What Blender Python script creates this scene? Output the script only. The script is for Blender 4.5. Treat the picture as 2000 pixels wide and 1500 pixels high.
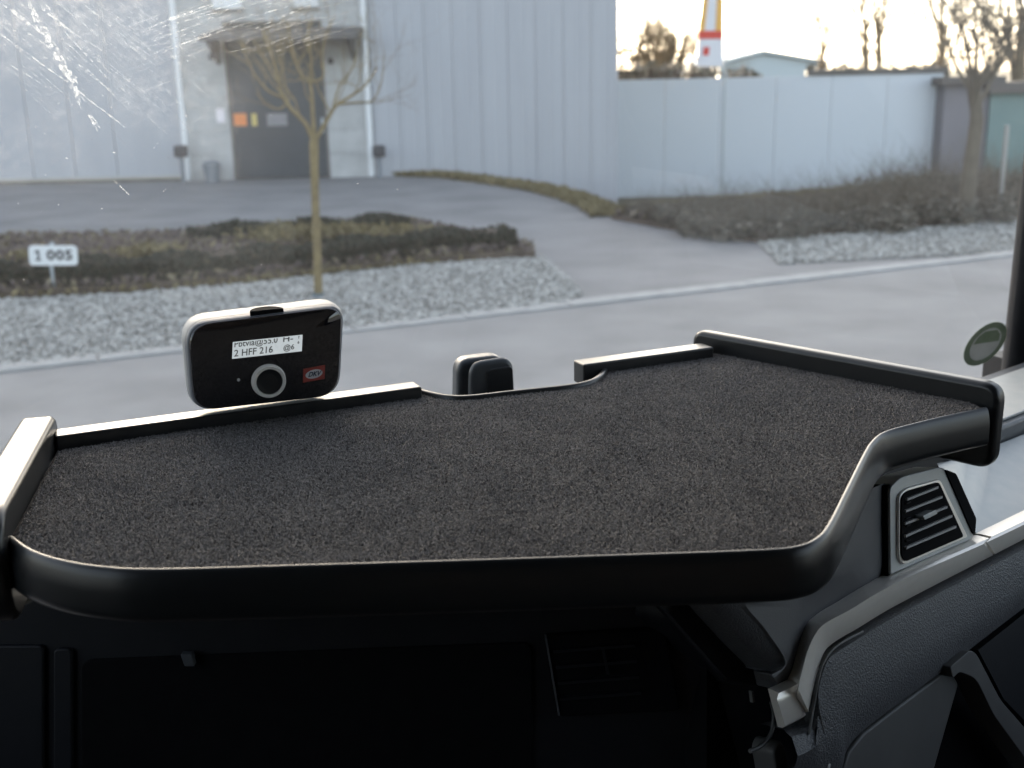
import bpy, bmesh, math, random
import numpy as np
from mathutils import Vector, Matrix
random.seed(7); rng = np.random.default_rng(7)
for o in list(bpy.data.objects): bpy.data.objects.remove(o)
S = bpy.context.scene; COL = S.collection
R = math.radians
# ------------------------------------------------------------------ camera
FPX = 2200.0; PITCH = math.atan(600 / FPX); ROLL = .022
CAM = np.array([0, 0, 2.0])
FW = np.array([0, math.cos(PITCH), -math.sin(PITCH)]); UP0 = np.array([0, math.sin(PITCH), math.cos(PITCH)]); RT0 = np.array([1., 0, 0])
UPV = UP0 * math.cos(ROLL) + RT0 * math.sin(ROLL); RTV = RT0 * math.cos(ROLL) - UP0 * math.sin(ROLL)
cd = bpy.data.cameras.new('camera'); cam = bpy.data.objects.new('camera', cd); COL.objects.link(cam)
cam.matrix_world = Matrix(((RTV[0], UPV[0], -FW[0], 0), (RTV[1], UPV[1], -FW[1], 0), (RTV[2], UPV[2], -FW[2], 2.0), (0, 0, 0, 1)))
cd.sensor_width = 36; cd.lens = 36 * FPX / 2000; cd.clip_start = .02; cd.clip_end = 3000
cd.dof.use_dof = True; cd.dof.focus_distance = 1.22; cd.dof.aperture_fstop = 6.4
S.camera = cam
# ------------------------------------------------------------------ light
SUN_EL, SUN_AZ = R(12), R(-18)
w = bpy.data.worlds.new('World'); S.world = w; w.use_nodes = True
nt = w.node_tree; nt.nodes.clear()
sky = nt.nodes.new('ShaderNodeTexSky'); sky.sky_type = 'NISHITA'; sky.sun_disc = False
sky.sun_elevation = SUN_EL; sky.sun_rotation = SUN_AZ; sky.air_density = .6; sky.dust_density = 2.5; sky.ozone_density = .2
bg = nt.nodes.new('ShaderNodeBackground'); bg.inputs[1].default_value = .12
wo = nt.nodes.new('ShaderNodeOutputWorld'); hs = nt.nodes.new('ShaderNodeHueSaturation'); hs.inputs['Saturation'].default_value = .66; nt.links.new(sky.outputs[0], hs.inputs['Color'])
tn = nt.nodes.new('ShaderNodeMix'); tn.data_type = 'RGBA'; tn.blend_type = 'MULTIPLY'; tn.inputs[0].default_value = 1; tn.inputs[7].default_value = (1.0, .972, .925, 1)
nt.links.new(hs.outputs[0], tn.inputs[6]); nt.links.new(tn.outputs[2], bg.inputs[0]); nt.links.new(bg.outputs[0], wo.inputs[0])
sl = bpy.data.lights.new('sun', 'SUN'); sl.energy = 2.0; sl.angle = R(.5); sl.color = (1, .86, .68)
so = bpy.data.objects.new('sun', sl); COL.objects.link(so); so.location = (0, 0, 30)
sv = Vector((math.sin(SUN_AZ) * math.cos(SUN_EL), math.cos(SUN_AZ) * math.cos(SUN_EL), math.sin(SUN_EL)))
so.rotation_euler = sv.to_track_quat('Z', 'Y').to_euler()
S.view_settings.view_transform = 'Standard'; S.view_settings.look = 'None'; S.view_settings.gamma = 1
S.view_settings.exposure = 2.8
S.cycles.max_bounces = 10; S.cycles.transparent_max_bounces = 16; S.cycles.diffuse_bounces = 5
S.cycles.use_denoising = True
# ------------------------------------------------------------------ geometry helpers
def ray(x, y): return FW + RTV * (x - 1000) / FPX - UPV * (y - 750) / FPX
def Z(x, y, z=0.0):                       # picture point -> point at height z
    d = ray(x, y); return CAM + d * (z - 2) / d[2]
def PL(x, y, p, n):                       # picture point -> point on a plane
    d = ray(x, y); return CAM + d * ((np.array(p) - CAM) @ n) / (d @ n)
def V(p): return Vector((float(p[0]), float(p[1]), float(p[2])))
def unit(v): v = np.array(v, float); return v / np.linalg.norm(v)
E1 = np.array([math.cos(R(24)), math.sin(R(24)), 0]); E2 = np.array([-E1[1], E1[0], 0]); EZ = np.array([0, 0, 1.])
def vab(a, b, z): return E1 * a + E2 * b + EZ * z    # van frame: a across, b forward
def catmull(P, n=8, closed=False):
    P = [np.array(p, float) for p in P]; out = []; N = len(P); m = N if closed else N - 1
    for i in range(m):
        if closed: p0, p1, p2, p3 = P[i - 1], P[i], P[(i + 1) % N], P[(i + 2) % N]
        else: p0, p1, p2, p3 = P[max(i - 1, 0)], P[i], P[i + 1], P[min(i + 2, N - 1)]
        for k in range(n):
            t = k / n
            out.append(.5 * (2 * p1 + (p2 - p0) * t + (2 * p0 - 5 * p1 + 4 * p2 - p3) * t * t + (3 * p1 - p0 - 3 * p2 + p3) * t ** 3))
    if not closed: out.append(P[-1])
    return out
def rounded(P, r, n=5):                   # polygon (any dim) with rounded corners; r number or list
    P = [np.array(p, float) for p in P]; out = []; N = len(P)
    for i in range(N):
        ri = r[i] if isinstance(r, (list, tuple)) else r
        a, b, c = P[i - 1], P[i], P[(i + 1) % N]
        if ri <= 0: out.append(b); continue
        da, dc = unit(a - b), unit(c - b)
        l = min(ri, .49 * np.linalg.norm(a - b), .49 * np.linalg.norm(c - b))
        for k in range(n + 1):
            t = k / n; out.append((1 - t) ** 2 * (b + da * l) + 2 * t * (1 - t) * b + t * t * (b + dc * l))
    return out
class MB:
    def __init__(s): s.v = []; s.f = []
    def add(s, vs, fs):
        b = len(s.v); s.v += [tuple(map(float, p)) for p in vs]; s.f += [tuple(b + i for i in f) for f in fs]; return s
    def box(s, o, ax, ay, az):            # corner o and three edge vectors
        o, ax, ay, az = map(np.array, (o, ax, ay, az))
        vs = [o, o + ax, o + ax + ay, o + ay, o + az, o + ax + az, o + ax + ay + az, o + ay + az]
        return s.add(vs, [(0, 3, 2, 1), (4, 5, 6, 7), (0, 1, 5, 4), (1, 2, 6, 5), (2, 3, 7, 6), (3, 0, 4, 7)])
    def abox(s, x0, x1, y0, y1, z0, z1): return s.box((x0, y0, z0), (x1 - x0, 0, 0), (0, y1 - y0, 0), (0, 0, z1 - z0))
    def prism(s, P, ext):
        P = [np.array(p, float) for p in P]; ext = np.array(ext, float); n = len(P)
        return s.add(P + [p + ext for p in P], [tuple(range(n)), tuple(range(2 * n - 1, n - 1, -1))] + [(i, i + n, (i + 1) % n + n, (i + 1) % n) for i in range(n)])
    def tube(s, P, rad, n=8, cap=True):
        P = [np.array(p, float) for p in P]; rings = []; prev = None
        for i, p in enumerate(P):
            t = unit(P[min(i + 1, len(P) - 1)] - P[max(i - 1, 0)] + 1e-9)
            if prev is None: prev = unit(np.cross(t, (0.13, .3, .95)) if abs(t[2]) < .9 else np.cross(t, (1, .1, 0)))
            u = unit(prev - t * (prev @ t)); prev = u; v = np.cross(t, u)
            r = rad[i] if hasattr(rad, '__len__') else rad
            rings.append([p + (u * math.cos(a) + v * math.sin(a)) * r for a in np.linspace(0, 2 * math.pi, n, endpoint=False)])
        b = len(s.v); s.add([q for rg in rings for q in rg], [(i * n + k, i * n + (k + 1) % n, (i + 1) * n + (k + 1) % n, (i + 1) * n + k) for i in range(len(P) - 1) for k in range(n)])
        if cap: s.f += [tuple(b + k for k in range(n - 1, -1, -1)), tuple(b + (len(P) - 1) * n + k for k in range(n))]
        return s
    def loft(s, rows, caps=False, wrap=False):
        m = len(rows[0]); L = len(rows); b = len(s.v)
        s.add([p for r_ in rows for p in r_], [(i * m + k, i * m + k + 1, ((i + 1) % L) * m + k + 1, ((i + 1) % L) * m + k) for i in range(L if wrap else L - 1) for k in range(m - 1)])
        if caps: s.f += [tuple(b + i * m for i in range(L)), tuple(b + i * m + m - 1 for i in range(L - 1, -1, -1))]
        return s
    def mesh(s, name, off=(0, 0, 0)):
        me = bpy.data.meshes.new(name); o = np.array(off, float)
        me.from_pydata([(p[0] - o[0], p[1] - o[1], p[2] - o[2]) for p in s.v], [], s.f)
        bm = bmesh.new(); bm.from_mesh(me); bmesh.ops.recalc_face_normals(bm, faces=bm.faces); bm.to_mesh(me); bm.free()
        return me
    def build(s, name, mat, parent=None, smooth=None, bevel=0, seg=2, kind=None, label=None):
        off = (0, 0, 0); q = parent
        while q is not None: off = tuple(np.array(off) + np.array(q.location)); q = q.parent
        return link(name, s.mesh(name, off), mat, parent, smooth, bevel, seg, kind, label)
def link(name, me, mat, parent=None, smooth=None, bevel=0, seg=2, kind=None, label=None):
    me.materials.clear()
    for m in (mat if isinstance(mat, (list, tuple)) else [mat]): me.materials.append(m)
    o = bpy.data.objects.new(name, me); COL.objects.link(o); o.parent = parent
    if smooth is not None:
        me.shade_smooth()
        if smooth < 180: me.set_sharp_from_angle(angle=R(smooth))
    if bevel:
        b = o.modifiers.new('bevel', 'BEVEL'); b.width = bevel; b.segments = seg; b.limit_method = 'ANGLE'; b.angle_limit = R(40)
        me.shade_smooth(); wn = o.modifiers.new('wn', 'WEIGHTED_NORMAL'); wn.keep_sharp = True
    if kind: o['kind'] = kind
    if label: o['label'] = label
    return o
def thing(name, label, cat, loc=(0, 0, 0), group=None):
    o = bpy.data.objects.new(name, None); COL.objects.link(o); o.location = tuple(map(float, loc)); o.empty_display_size = .1
    return tag(o, label, cat, group)
def tag(o, label, cat, group=None):
    o['label'] = label; o['category'] = cat
    if group: o['group'] = group
    return o
def dup(root, loc, label, rz=0, sc=1):
    r_ = root.copy(); COL.objects.link(r_); r_.location = tuple(map(float, loc)); r_['label'] = label
    r_.rotation_euler = (0, 0, rz); r_.scale = (sc, sc, sc)
    for ch in list(root.children):
        c = ch.copy(); COL.objects.link(c); c.parent = r_
    return r_
def fast_mesh(name, verts, quads):
    me = bpy.data.meshes.new(name); n = len(verts); k = quads.shape[1]; m = len(quads)
    me.vertices.add(n); me.vertices.foreach_set('co', verts.astype(np.float32).ravel())
    me.loops.add(m * k); me.loops.foreach_set('vertex_index', quads.astype(np.int32).ravel())
    me.polygons.add(m); me.polygons.foreach_set('loop_start', (np.arange(m) * k).astype(np.int32)); me.polygons.foreach_set('loop_total', np.full(m, k, np.int32))
    me.update(calc_edges=True); return me
# ------------------------------------------------------------------ materials
def mat(name, c, rough=.5, c2=None, sc=5, var=.5, bump=0, bsc=None, spec=.5, metal=0, detail=4, island=None, coat=0, vor=False, stretch=None, bdist=.01):
    m = bpy.data.materials.new(name); m.use_nodes = True; t = m.node_tree; b = t.nodes['Principled BSDF']
    b.inputs['Roughness'].default_value = rough; b.inputs['Metallic'].default_value = metal; b.inputs['Specular IOR Level'].default_value = spec
    b.inputs['Coat Weight'].default_value = coat; b.inputs['Base Color'].default_value = (*c, 1)
    tc = t.nodes.new('ShaderNodeTexCoord'); src = tc.outputs['Object']
    if stretch:
        mp = t.nodes.new('ShaderNodeMapping'); mp.inputs['Scale'].default_value = stretch; t.links.new(src, mp.inputs[0]); src = mp.outputs[0]
    if c2 or island:
        r_ = t.nodes.new('ShaderNodeValToRGB'); r_.color_ramp.elements[0].position = .5 - var / 2; r_.color_ramp.elements[1].position = .5 + var / 2
        r_.color_ramp.elements[0].color = (*c, 1); r_.color_ramp.elements[1].color = (*(c2 or c), 1)
        if island:
            g = t.nodes.new('ShaderNodeNewGeometry'); f = g.outputs['Random Per Island']
            r_.color_ramp.elements[0].position = 0; r_.color_ramp.elements[1].position = 1
            for pos, cc in island:
                e = r_.color_ramp.elements.new(pos); e.color = (*cc, 1)
        else:
            n_ = t.nodes.new('ShaderNodeTexNoise'); n_.inputs['Scale'].default_value = sc; n_.inputs['Detail'].default_value = detail
            t.links.new(src, n_.inputs['Vector']); f = n_.outputs['Fac']
        t.links.new(f, r_.inputs[0]); t.links.new(r_.outputs[0], b.inputs['Base Color'])
    if bump:
        if vor:
            n2 = t.nodes.new('ShaderNodeTexVoronoi'); n2.feature = 'SMOOTH_F1'; h = n2.outputs['Distance']
            dn = t.nodes.new('ShaderNodeTexNoise'); dn.inputs['Scale'].default_value = (bsc or sc) * .5
            ad = t.nodes.new('ShaderNodeVectorMath'); ad.operation = 'MULTIPLY_ADD'; ad.inputs[1].default_value = (.006,) * 3
            t.links.new(src, dn.inputs['Vector']); t.links.new(dn.outputs['Color'], ad.inputs[0]); t.links.new(src, ad.inputs[2]); t.links.new(ad.outputs[0], n2.inputs['Vector'])
        else:
            n2 = t.nodes.new('ShaderNodeTexNoise'); n2.inputs['Detail'].default_value = 5; h = n2.outputs['Fac']; t.links.new(src, n2.inputs['Vector'])
        n2.inputs['Scale'].default_value = bsc or sc
        bp = t.nodes.new('ShaderNodeBump'); bp.inputs['Strength'].default_value = bump; bp.inputs['Distance'].default_value = bdist
        t.links.new(h, bp.inputs['Height']); t.links.new(bp.outputs[0], b.inputs['Normal'])
    return m
def glass_mat(name, smudge=None):
    m = bpy.data.materials.new(name); m.use_nodes = True; t = m.node_tree; t.nodes.clear(); N = t.nodes.new; L = t.links.new
    out = N('ShaderNodeOutputMaterial'); tr = N('ShaderNodeBsdfTransparent'); tr.inputs[0].default_value = (.95, .97, .965, 1)
    gl = N('ShaderNodeBsdfGlossy'); gl.inputs['Roughness'].default_value = .0
    lw_ = N('ShaderNodeLayerWeight'); lw_.inputs['Blend'].default_value = .5; pw_ = N('ShaderNodeMath'); pw_.operation = 'POWER'; pw_.inputs[1].default_value = 5; L(lw_.outputs['Facing'], pw_.inputs[0])
    fr = N('ShaderNodeMath'); fr.operation = 'MULTIPLY_ADD'; fr.inputs[1].default_value = .9; fr.inputs[2].default_value = .05; L(pw_.outputs[0], fr.inputs[0])
    mx = N('ShaderNodeMixShader'); L(fr.outputs[0], mx.inputs[0]); L(tr.outputs[0], mx.inputs[1]); L(gl.outputs[0], mx.inputs[2])
    last = mx
    if smudge:                             # dirt film on one patch of the pane
        tc = N('ShaderNodeTexCoord'); d = N('ShaderNodeVectorMath'); d.operation = 'DISTANCE'; d.inputs[1].default_value = smudge[0]
        L(tc.outputs['Object'], d.inputs[0])
        mr = N('ShaderNodeMapRange'); mr.interpolation_type = 'SMOOTHSTEP'; mr.inputs['From Min'].default_value = smudge[1]; mr.inputs['From Max'].default_value = 0; L(d.outputs['Value'], mr.inputs['Value'])
        n1 = N('ShaderNodeTexNoise'); n1.inputs['Scale'].default_value = 130; n1.inputs['Detail'].default_value = 8; n1.inputs['Roughness'].default_value = .75; L(tc.outputs['Object'], n1.inputs['Vector'])
        r1 = N('ShaderNodeMapRange'); r1.inputs['From Min'].default_value = .42; r1.inputs['From Max'].default_value = .75; L(n1.outputs['Fac'], r1.inputs['Value'])
        n3 = N('ShaderNodeTexNoise'); n3.inputs['Scale'].default_value = 9; n3.inputs['Detail'].default_value = 3; L(tc.outputs['Object'], n3.inputs['Vector'])
        r3 = N('ShaderNodeMapRange'); r3.inputs['From Min'].default_value = .38; r3.inputs['From Max'].default_value = .62; L(n3.outputs['Fac'], r3.inputs['Value'])
        a = N('ShaderNodeMath'); a.operation = 'MULTIPLY'; L(r1.outputs[0], a.inputs[0]); L(r3.outputs[0], a.inputs[1])
        a2 = N('ShaderNodeMath'); a2.operation = 'MULTIPLY_ADD'; a2.inputs[1].default_value = .26; a2.inputs[2].default_value = .05; L(a.outputs[0], a2.inputs[0])
        a3 = N('ShaderNodeMath'); a3.operation = 'MULTIPLY'; L(a2.outputs[0], a3.inputs[0]); L(mr.outputs[0], a3.inputs[1])
        tl = N('ShaderNodeBsdfTranslucent'); tl.inputs[0].default_value = (.84, .84, .83, 1)
        a4 = N('ShaderNodeMath'); a4.operation = 'ADD'; a4.inputs[1].default_value = .016; L(a3.outputs[0], a4.inputs[0]); a3 = a4
        m2 = N('ShaderNodeMixShader'); L(a3.outputs[0], m2.inputs[0]); L(mx.outputs[0], m2.inputs[1]); L(tl.outputs[0], m2.inputs[2]); last = m2
    L(last.outputs[0], out.inputs[0]); return m
def scratch_mat(name, alpha):
    m = bpy.data.materials.new(name); m.use_nodes = True; t = m.node_tree; t.nodes.clear(); N = t.nodes.new; L = t.links.new
    out = N('ShaderNodeOutputMaterial'); tr = N('ShaderNodeBsdfTransparent'); tl = N('ShaderNodeBsdfTranslucent'); tl.inputs[0].default_value = (.95, .95, .93, 1)
    tc = N('ShaderNodeTexCoord'); n1 = N('ShaderNodeTexNoise'); n1.inputs['Scale'].default_value = 240; n1.inputs['Detail'].default_value = 6; L(tc.outputs['Object'], n1.inputs['Vector'])
    r1 = N('ShaderNodeMapRange'); r1.inputs['From Min'].default_value = .36; r1.inputs['From Max'].default_value = .62; r1.inputs['To Max'].default_value = alpha; L(n1.outputs['Fac'], r1.inputs['Value'])
    mx = N('ShaderNodeMixShader'); L(r1.outputs[0], mx.inputs[0]); L(tr.outputs[0], mx.inputs[1]); L(tl.outputs[0], mx.inputs[2]); L(mx.outputs[0], out.inputs[0]); return m
M = dict(
    asphalt=mat('asphalt', (.20, .198, .195), .85, (.325, .32, .312), 1.1, .55, .5, 90, detail=12),
    paving=mat('paving', (.18, .178, .178), .85, (.295, .29, .286), 1.0, .6, .4, 14, detail=12),
    soil=mat('soil', (.06, .045, .035), .95, (.13, .10, .075), 5, .5, .6, 20),
    earth=mat('earth', (.09, .08, .055), .95, (.14, .125, .08), .6, .5, .4, 4),
    kerb=mat('kerb_concrete', (.33, .327, .315), .85, (.43, .425, .41), 6, .5, .3, 40),
    gravel=mat('gravel_stone', (.23, .225, .205), .85, (.54, .53, .49), island=[(.35, (.335, .33, .305)), (.7, (.44, .43, .40)), (.9, (.53, .52, .49))]),
    gravel_bed=mat('gravel_bed', (.12, .12, .11), .95, (.3, .3, .29), 30, .4),
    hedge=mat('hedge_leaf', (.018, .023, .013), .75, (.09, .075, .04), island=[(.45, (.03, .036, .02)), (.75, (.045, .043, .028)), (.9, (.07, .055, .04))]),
    litter=mat('dead_leaf', (.09, .07, .062), .8, (.25, .21, .15), island=[(.4, (.14, .11, .10)), (.7, (.19, .15, .135)), (.85, (.22, .19, .10))]),
    shrub=mat('shrub_twig', (.08, .08, .062), .85, (.32, .275, .22), island=[(.4, (.125, .12, .095)), (.7, (.20, .175, .145))]),
    drygrass=mat('dry_grass', (.15, .12, .05), .8, (.28, .22, .11), island=[(.5, (.17, .145, .075))]),
    bark=mat('lichen_bark', (.15, .115, .06), .85, (.27, .21, .10), 14, .5, .4, 40),
    greybark=mat('grey_bark', (.10, .085, .065), .9, (.16, .135, .10), 5, .5),
    farbark=mat('far_twigs', (.16, .12, .07), .9, (.22, .17, .10), 1, .5),
    cladding=mat('cladding', (.35, .36, .383), .45, (.42, .43, .453), 1.4, .9, .05, 3, stretch=(1.6, 1.6, .22), detail=7),
    concrete=mat('render_concrete', (.36, .36, .35), .85, (.50, .50, .49), 3, .55, .5, 25, detail=8),
    plinth=mat('plinth', (.13, .12, .11), .8, (.2, .19, .17), 3, .5), ledge=mat('ledge', (.38, .36, .31), .7, (.44, .42, .36), 4, .5),
    doorpaint=mat('door_paint', (.045, .052, .058), .5, (.06, .068, .075), 2, .5), canopy=mat('canopy', (.10, .095, .09), .7, (.15, .14, .13), 3, .5),
    whitepvc=mat('white_pipe', (.68, .70, .70), .4, (.74, .75, .75), 3, .5), darkbox=mat('dark_plastic', (.035, .035, .04), .5, (.05, .05, .055), 20, .5),
    binp=mat('grey_plastic', (.16, .18, .20), .5, (.2, .22, .24), 10, .5), orange=mat('orange_print', (.75, .22, .06), .5, (.8, .3, .1), 8, .6),
    yellow=mat('yellow_print', (.55, .42, .12), .5, (.6, .48, .16), 8, .6), notice=mat('grey_print', (.20, .20, .21), .4, (.26, .25, .26), 8, .6),
    pinkprint=mat('pale_print', (.72, .66, .68), .5, (.78, .74, .76), 8, .6), stone=mat('pale_stone', (.42, .45, .45), .8, (.52, .55, .55), 6, .5, .3, 10),
    wallwhite=mat('white_cladding', (.52, .565, .605), .4, (.58, .62, .66), .25, .8), coping=mat('dark_coping', (.10, .095, .085), .7, (.14, .13, .12), 2, .5),
    teal=mat('teal_sheet', (.13, .21, .21), .5, (.17, .25, .24), 1, .6), mauve=mat('mauve_grey', (.16, .155, .17), .6, (.2, .19, .21), 1, .6),
    roof=mat('dark_roof', (.10, .09, .085), .7, (.13, .12, .11), 1, .5), hall=mat('hall_sheet', (.42, .50, .54), .5, (.48, .55, .58), .2, .6),
    bannerW=mat('banner_white', (.8, .8, .82), .7, (.74, .74, .78), 2, .6), bannerY=mat('banner_yellow', (.85, .5, .12), .7, (.8, .42, .1), 2, .6), bannerR=mat('banner_red', (.72, .09, .06), .7, (.66, .07, .05), 2, .6),
    signW=mat('sign_white', (.74, .76, .76), .4, (.68, .70, .70), 14, .6), signB=mat('sign_black', (.02, .02, .025), .5, (.03, .03, .035), 20, .6), galv=mat('galvanised', (.38, .43, .45), .4, (.46, .50, .52), 30, .5, metal=.3),
    carpet=mat('carpet_fibre', (.105, .101, .099), .95, (.255, .246, .24), spec=.15, island=[(.5, (.165, .159, .155))]),
    carpetbase=mat('carpet_backing', (.028, .026, .025), 1, (.045, .042, .04), 300, .5, spec=.1),
    satin=mat('satin_black', (.009, .0105, .012), .34, (.012, .0135, .015), 60, .5, .06, 900, bdist=.001),
    rail=mat('rail_black', (.016, .017, .018), .30, (.03, .03, .03), 40, .35, .05, 700, bdist=.001),
    leather=mat('leather_grain', (.066, .069, .076), .46, (.078, .081, .088), 30, .5, .6, 520, vor=True, bdist=.0016),
    fineleather=mat('fine_grain', (.086, .088, .094), .5, (.096, .098, .104), 30, .5, .35, 700, bdist=.0008),
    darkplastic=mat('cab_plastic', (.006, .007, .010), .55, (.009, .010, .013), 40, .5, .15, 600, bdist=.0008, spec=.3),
    greyplastic=mat('grey_cab_plastic', (.07, .071, .071), .5, (.085, .086, .085), 30, .5, .1, 500, bdist=.0008),
    silver=mat('silver_trim', (.84, .80, .74), .33, (.88, .84, .78), 120, .5, .04, 900, metal=.35, bdist=.001),
    palesilver=mat('pale_silver', (.36, .385, .39), .45, (.43, .44, .43), 40, .5, .06, 300, metal=.2, bdist=.001),
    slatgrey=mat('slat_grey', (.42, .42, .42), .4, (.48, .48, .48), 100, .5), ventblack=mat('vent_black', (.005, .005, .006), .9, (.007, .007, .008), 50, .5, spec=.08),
    gloss=mat('gloss_black', (.006, .006, .008), .05, (.008, .008, .010), 30, .5, coat=.6), casing=mat('grey_casing', (.29, .30, .305), .5, (.335, .345, .35), 60, .5, .05, 900, bdist=.0006),
    casefront=mat('bezel_grey', (.14, .15, .17), .45, (.17, .18, .2), 60, .5), ringm=mat('ring_grey', (.74, .72, .68), .4, (.8, .78, .74), 90, .5), lcdtext=mat('lcd_ink', (.10, .10, .095), .6, (.16, .155, .15), 400, .6),
    logored=mat('logo_red', (.30, .05, .04), .4, (.36, .07, .055), 90, .6), logowhite=mat('logo_white', (.62, .64, .66), .4, (.56, .58, .6), 90, .6), logoblue=mat('logo_blue', (.015, .03, .07), .4, (.02, .04, .09), 90, .6),
    rubber=mat('sensor_black', (.018, .02, .023), .4, (.024, .027, .03), 60, .5), sensorgrey=mat('sensor_grey', (.06, .068, .078), .38, (.075, .082, .09), 60, .5),
    lining=mat('roof_cloth', (.09, .09, .092), .95, (.12, .12, .12), 60, .5), seatcloth=mat('brown_cloth', (.036, .030, .027), .95, (.056, .047, .041), 3, .5),
    guard=mat('guard_sleeve', (.10, .15, .18), .6, (.13, .18, .21), 20, .5),
    green=mat('sticker_green', (.13, .17, .09), .5, (.20, .22, .16), 60, .6), stickmid=mat('sticker_pale', (.42, .40, .36), .5, (.5, .48, .44), 60, .6),
    bracket=mat('bracket_grey', (.30, .30, .29), .4, (.36, .36, .35), 60, .5, metal=.5),
)
def lcd():
    m = mat('lcd_pale', (.62, .65, .65), .3, (.68, .71, .71), 40, .5); b = m.node_tree.nodes['Principled BSDF']
    b.inputs['Emission Color'].default_value = (.85, .92, .95, 1); b.inputs['Emission Strength'].default_value = .07; return m
M['lcd'] = lcd()
# ------------------------------------------------------------------ terrain
def flat(name, P, z, m, kind='structure'):
    return MB().prism([(p[0], p[1], z) for p in P], (0, 0, -.05)).build(name, m, kind=kind)
g = MB(); g.add([(-900, -900, -1.25), (900, -900, -1.25), (900, 900, -1.25), (-900, 900, -1.25)], [(0, 1, 2, 3)]); g.build('ground', M['earth'], kind='structure')
crest = [Z(*p)[:2] for p in [(760, 342), (875, 346), (960, 357), (1050, 371), (1110, 386), (1155, 402), (1190, 424)]]
crest = [(-3, 25.2)] + [tuple(p) for p in crest] + [(2.2, 17.2), (8, 20), (80, 53)]
top = [(-80, -60), (80, -60)] + crest[::-1] + [(-5, 26.5), (-80, 26.5)]
n = len(top); cx = np.mean([p[0] for p in top]); low = []
for p in top:
    d = unit(np.array(p) - np.array((-2, 10.))); low.append((p[0] + d[0] * .5, p[1] + d[1] * .5))
y = MB(); y.add([(p[0], p[1], 0) for p in top] + [(p[0], p[1], -1.3) for p in low], [tuple(range(n))] + [(i, (i + 1) % n, (i + 1) % n + n, i + n) for i in range(n)])
y.build('yard', M['paving'], kind='structure')
KX, KS = 9.62, .4575                       # kerb line y = KX + KS*x
def kl(x, d=0): return np.array([x, KX + KS * x]) + d * np.array([-KS, 1]) / math.hypot(KS, 1)
flat('road', [kl(-60), (-60, -50), (75, -50), kl(75)], .004, M['asphalt'])
kd = unit(kl(1) - kl(0)); kn = np.array([-kd[1], kd[0]])
kb = MB(); o = kl(-30); kb.prism([(*(o), -.05), (*(o + kd * 75), -.05), (*(o + kd * 75 + kn * .2), -.05), (*(o + kn * .2), -.05)], (0, 0, .06))
kerb = kb.build('kerb', M['kerb'], kind='structure')
for i in range(70):
    a = kl(-24) + kd * i * 1.0; q = a + kd * .985 + kn * .0
    MB().box((*(a - kn * .004), .008), (*(kd * .985), 0), (*(kn * .208), 0), (0, 0, .022 + random.uniform(-.003, .003))).build('kerb_stone', M['kerb'], kerb, bevel=.006, seg=1)
# verge of dead grass along the crest of the drive
def leaf_mesh(name, C, size, flatten=0., up=0.):
    nL = len(C); a = rng.normal(size=(nL, 3)); a[:, 2] = a[:, 2] * (1 - flatten) + up * rng.random(nL); a /= np.linalg.norm(a, axis=1)[:, None]
    b = rng.normal(size=(nL, 3)); b -= a * (a * b).sum(1)[:, None]; b /= np.linalg.norm(b, axis=1)[:, None]
    s = (size * rng.uniform(.5, 1.3, nL))[:, None]; c2 = np.cross(a, b)
    v = np.stack([C - a * s, C + b * s * .45 + c2 * s * .1, C + a * s, C - b * s * .45 + c2 * s * .1], 1).reshape(-1, 3)
    return fast_mesh(name, v, np.arange(4 * nL).reshape(-1, 4))
def along(P, nL, w):
    P = np.array([p[:2] for p in P], float); seg = np.linalg.norm(np.diff(P, axis=0), axis=1); cum = np.r_[0, np.cumsum(seg)]
    t = rng.random(nL) * cum[-1]; i = np.clip(np.searchsorted(cum, t) - 1, 0, len(seg) - 1); f = (t - cum[i]) / seg[i]
    q = P[i] + (P[i + 1] - P[i]) * f[:, None]; d = (P[i + 1] - P[i]) / seg[i][:, None]
    return np.c_[q + np.c_[-d[:, 1], d[:, 0]] * (rng.uniform(-.5, .5, nL) * w)[:, None], np.zeros(nL)]
vg = along(crest[1:10], 9000, .5); vg[:, 2] = .02 + rng.random(9000) * .07
link('verge_grass', leaf_mesh('verge_grass', vg, .07, 0, 1.2), M['drygrass'], kind='stuff')
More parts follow.
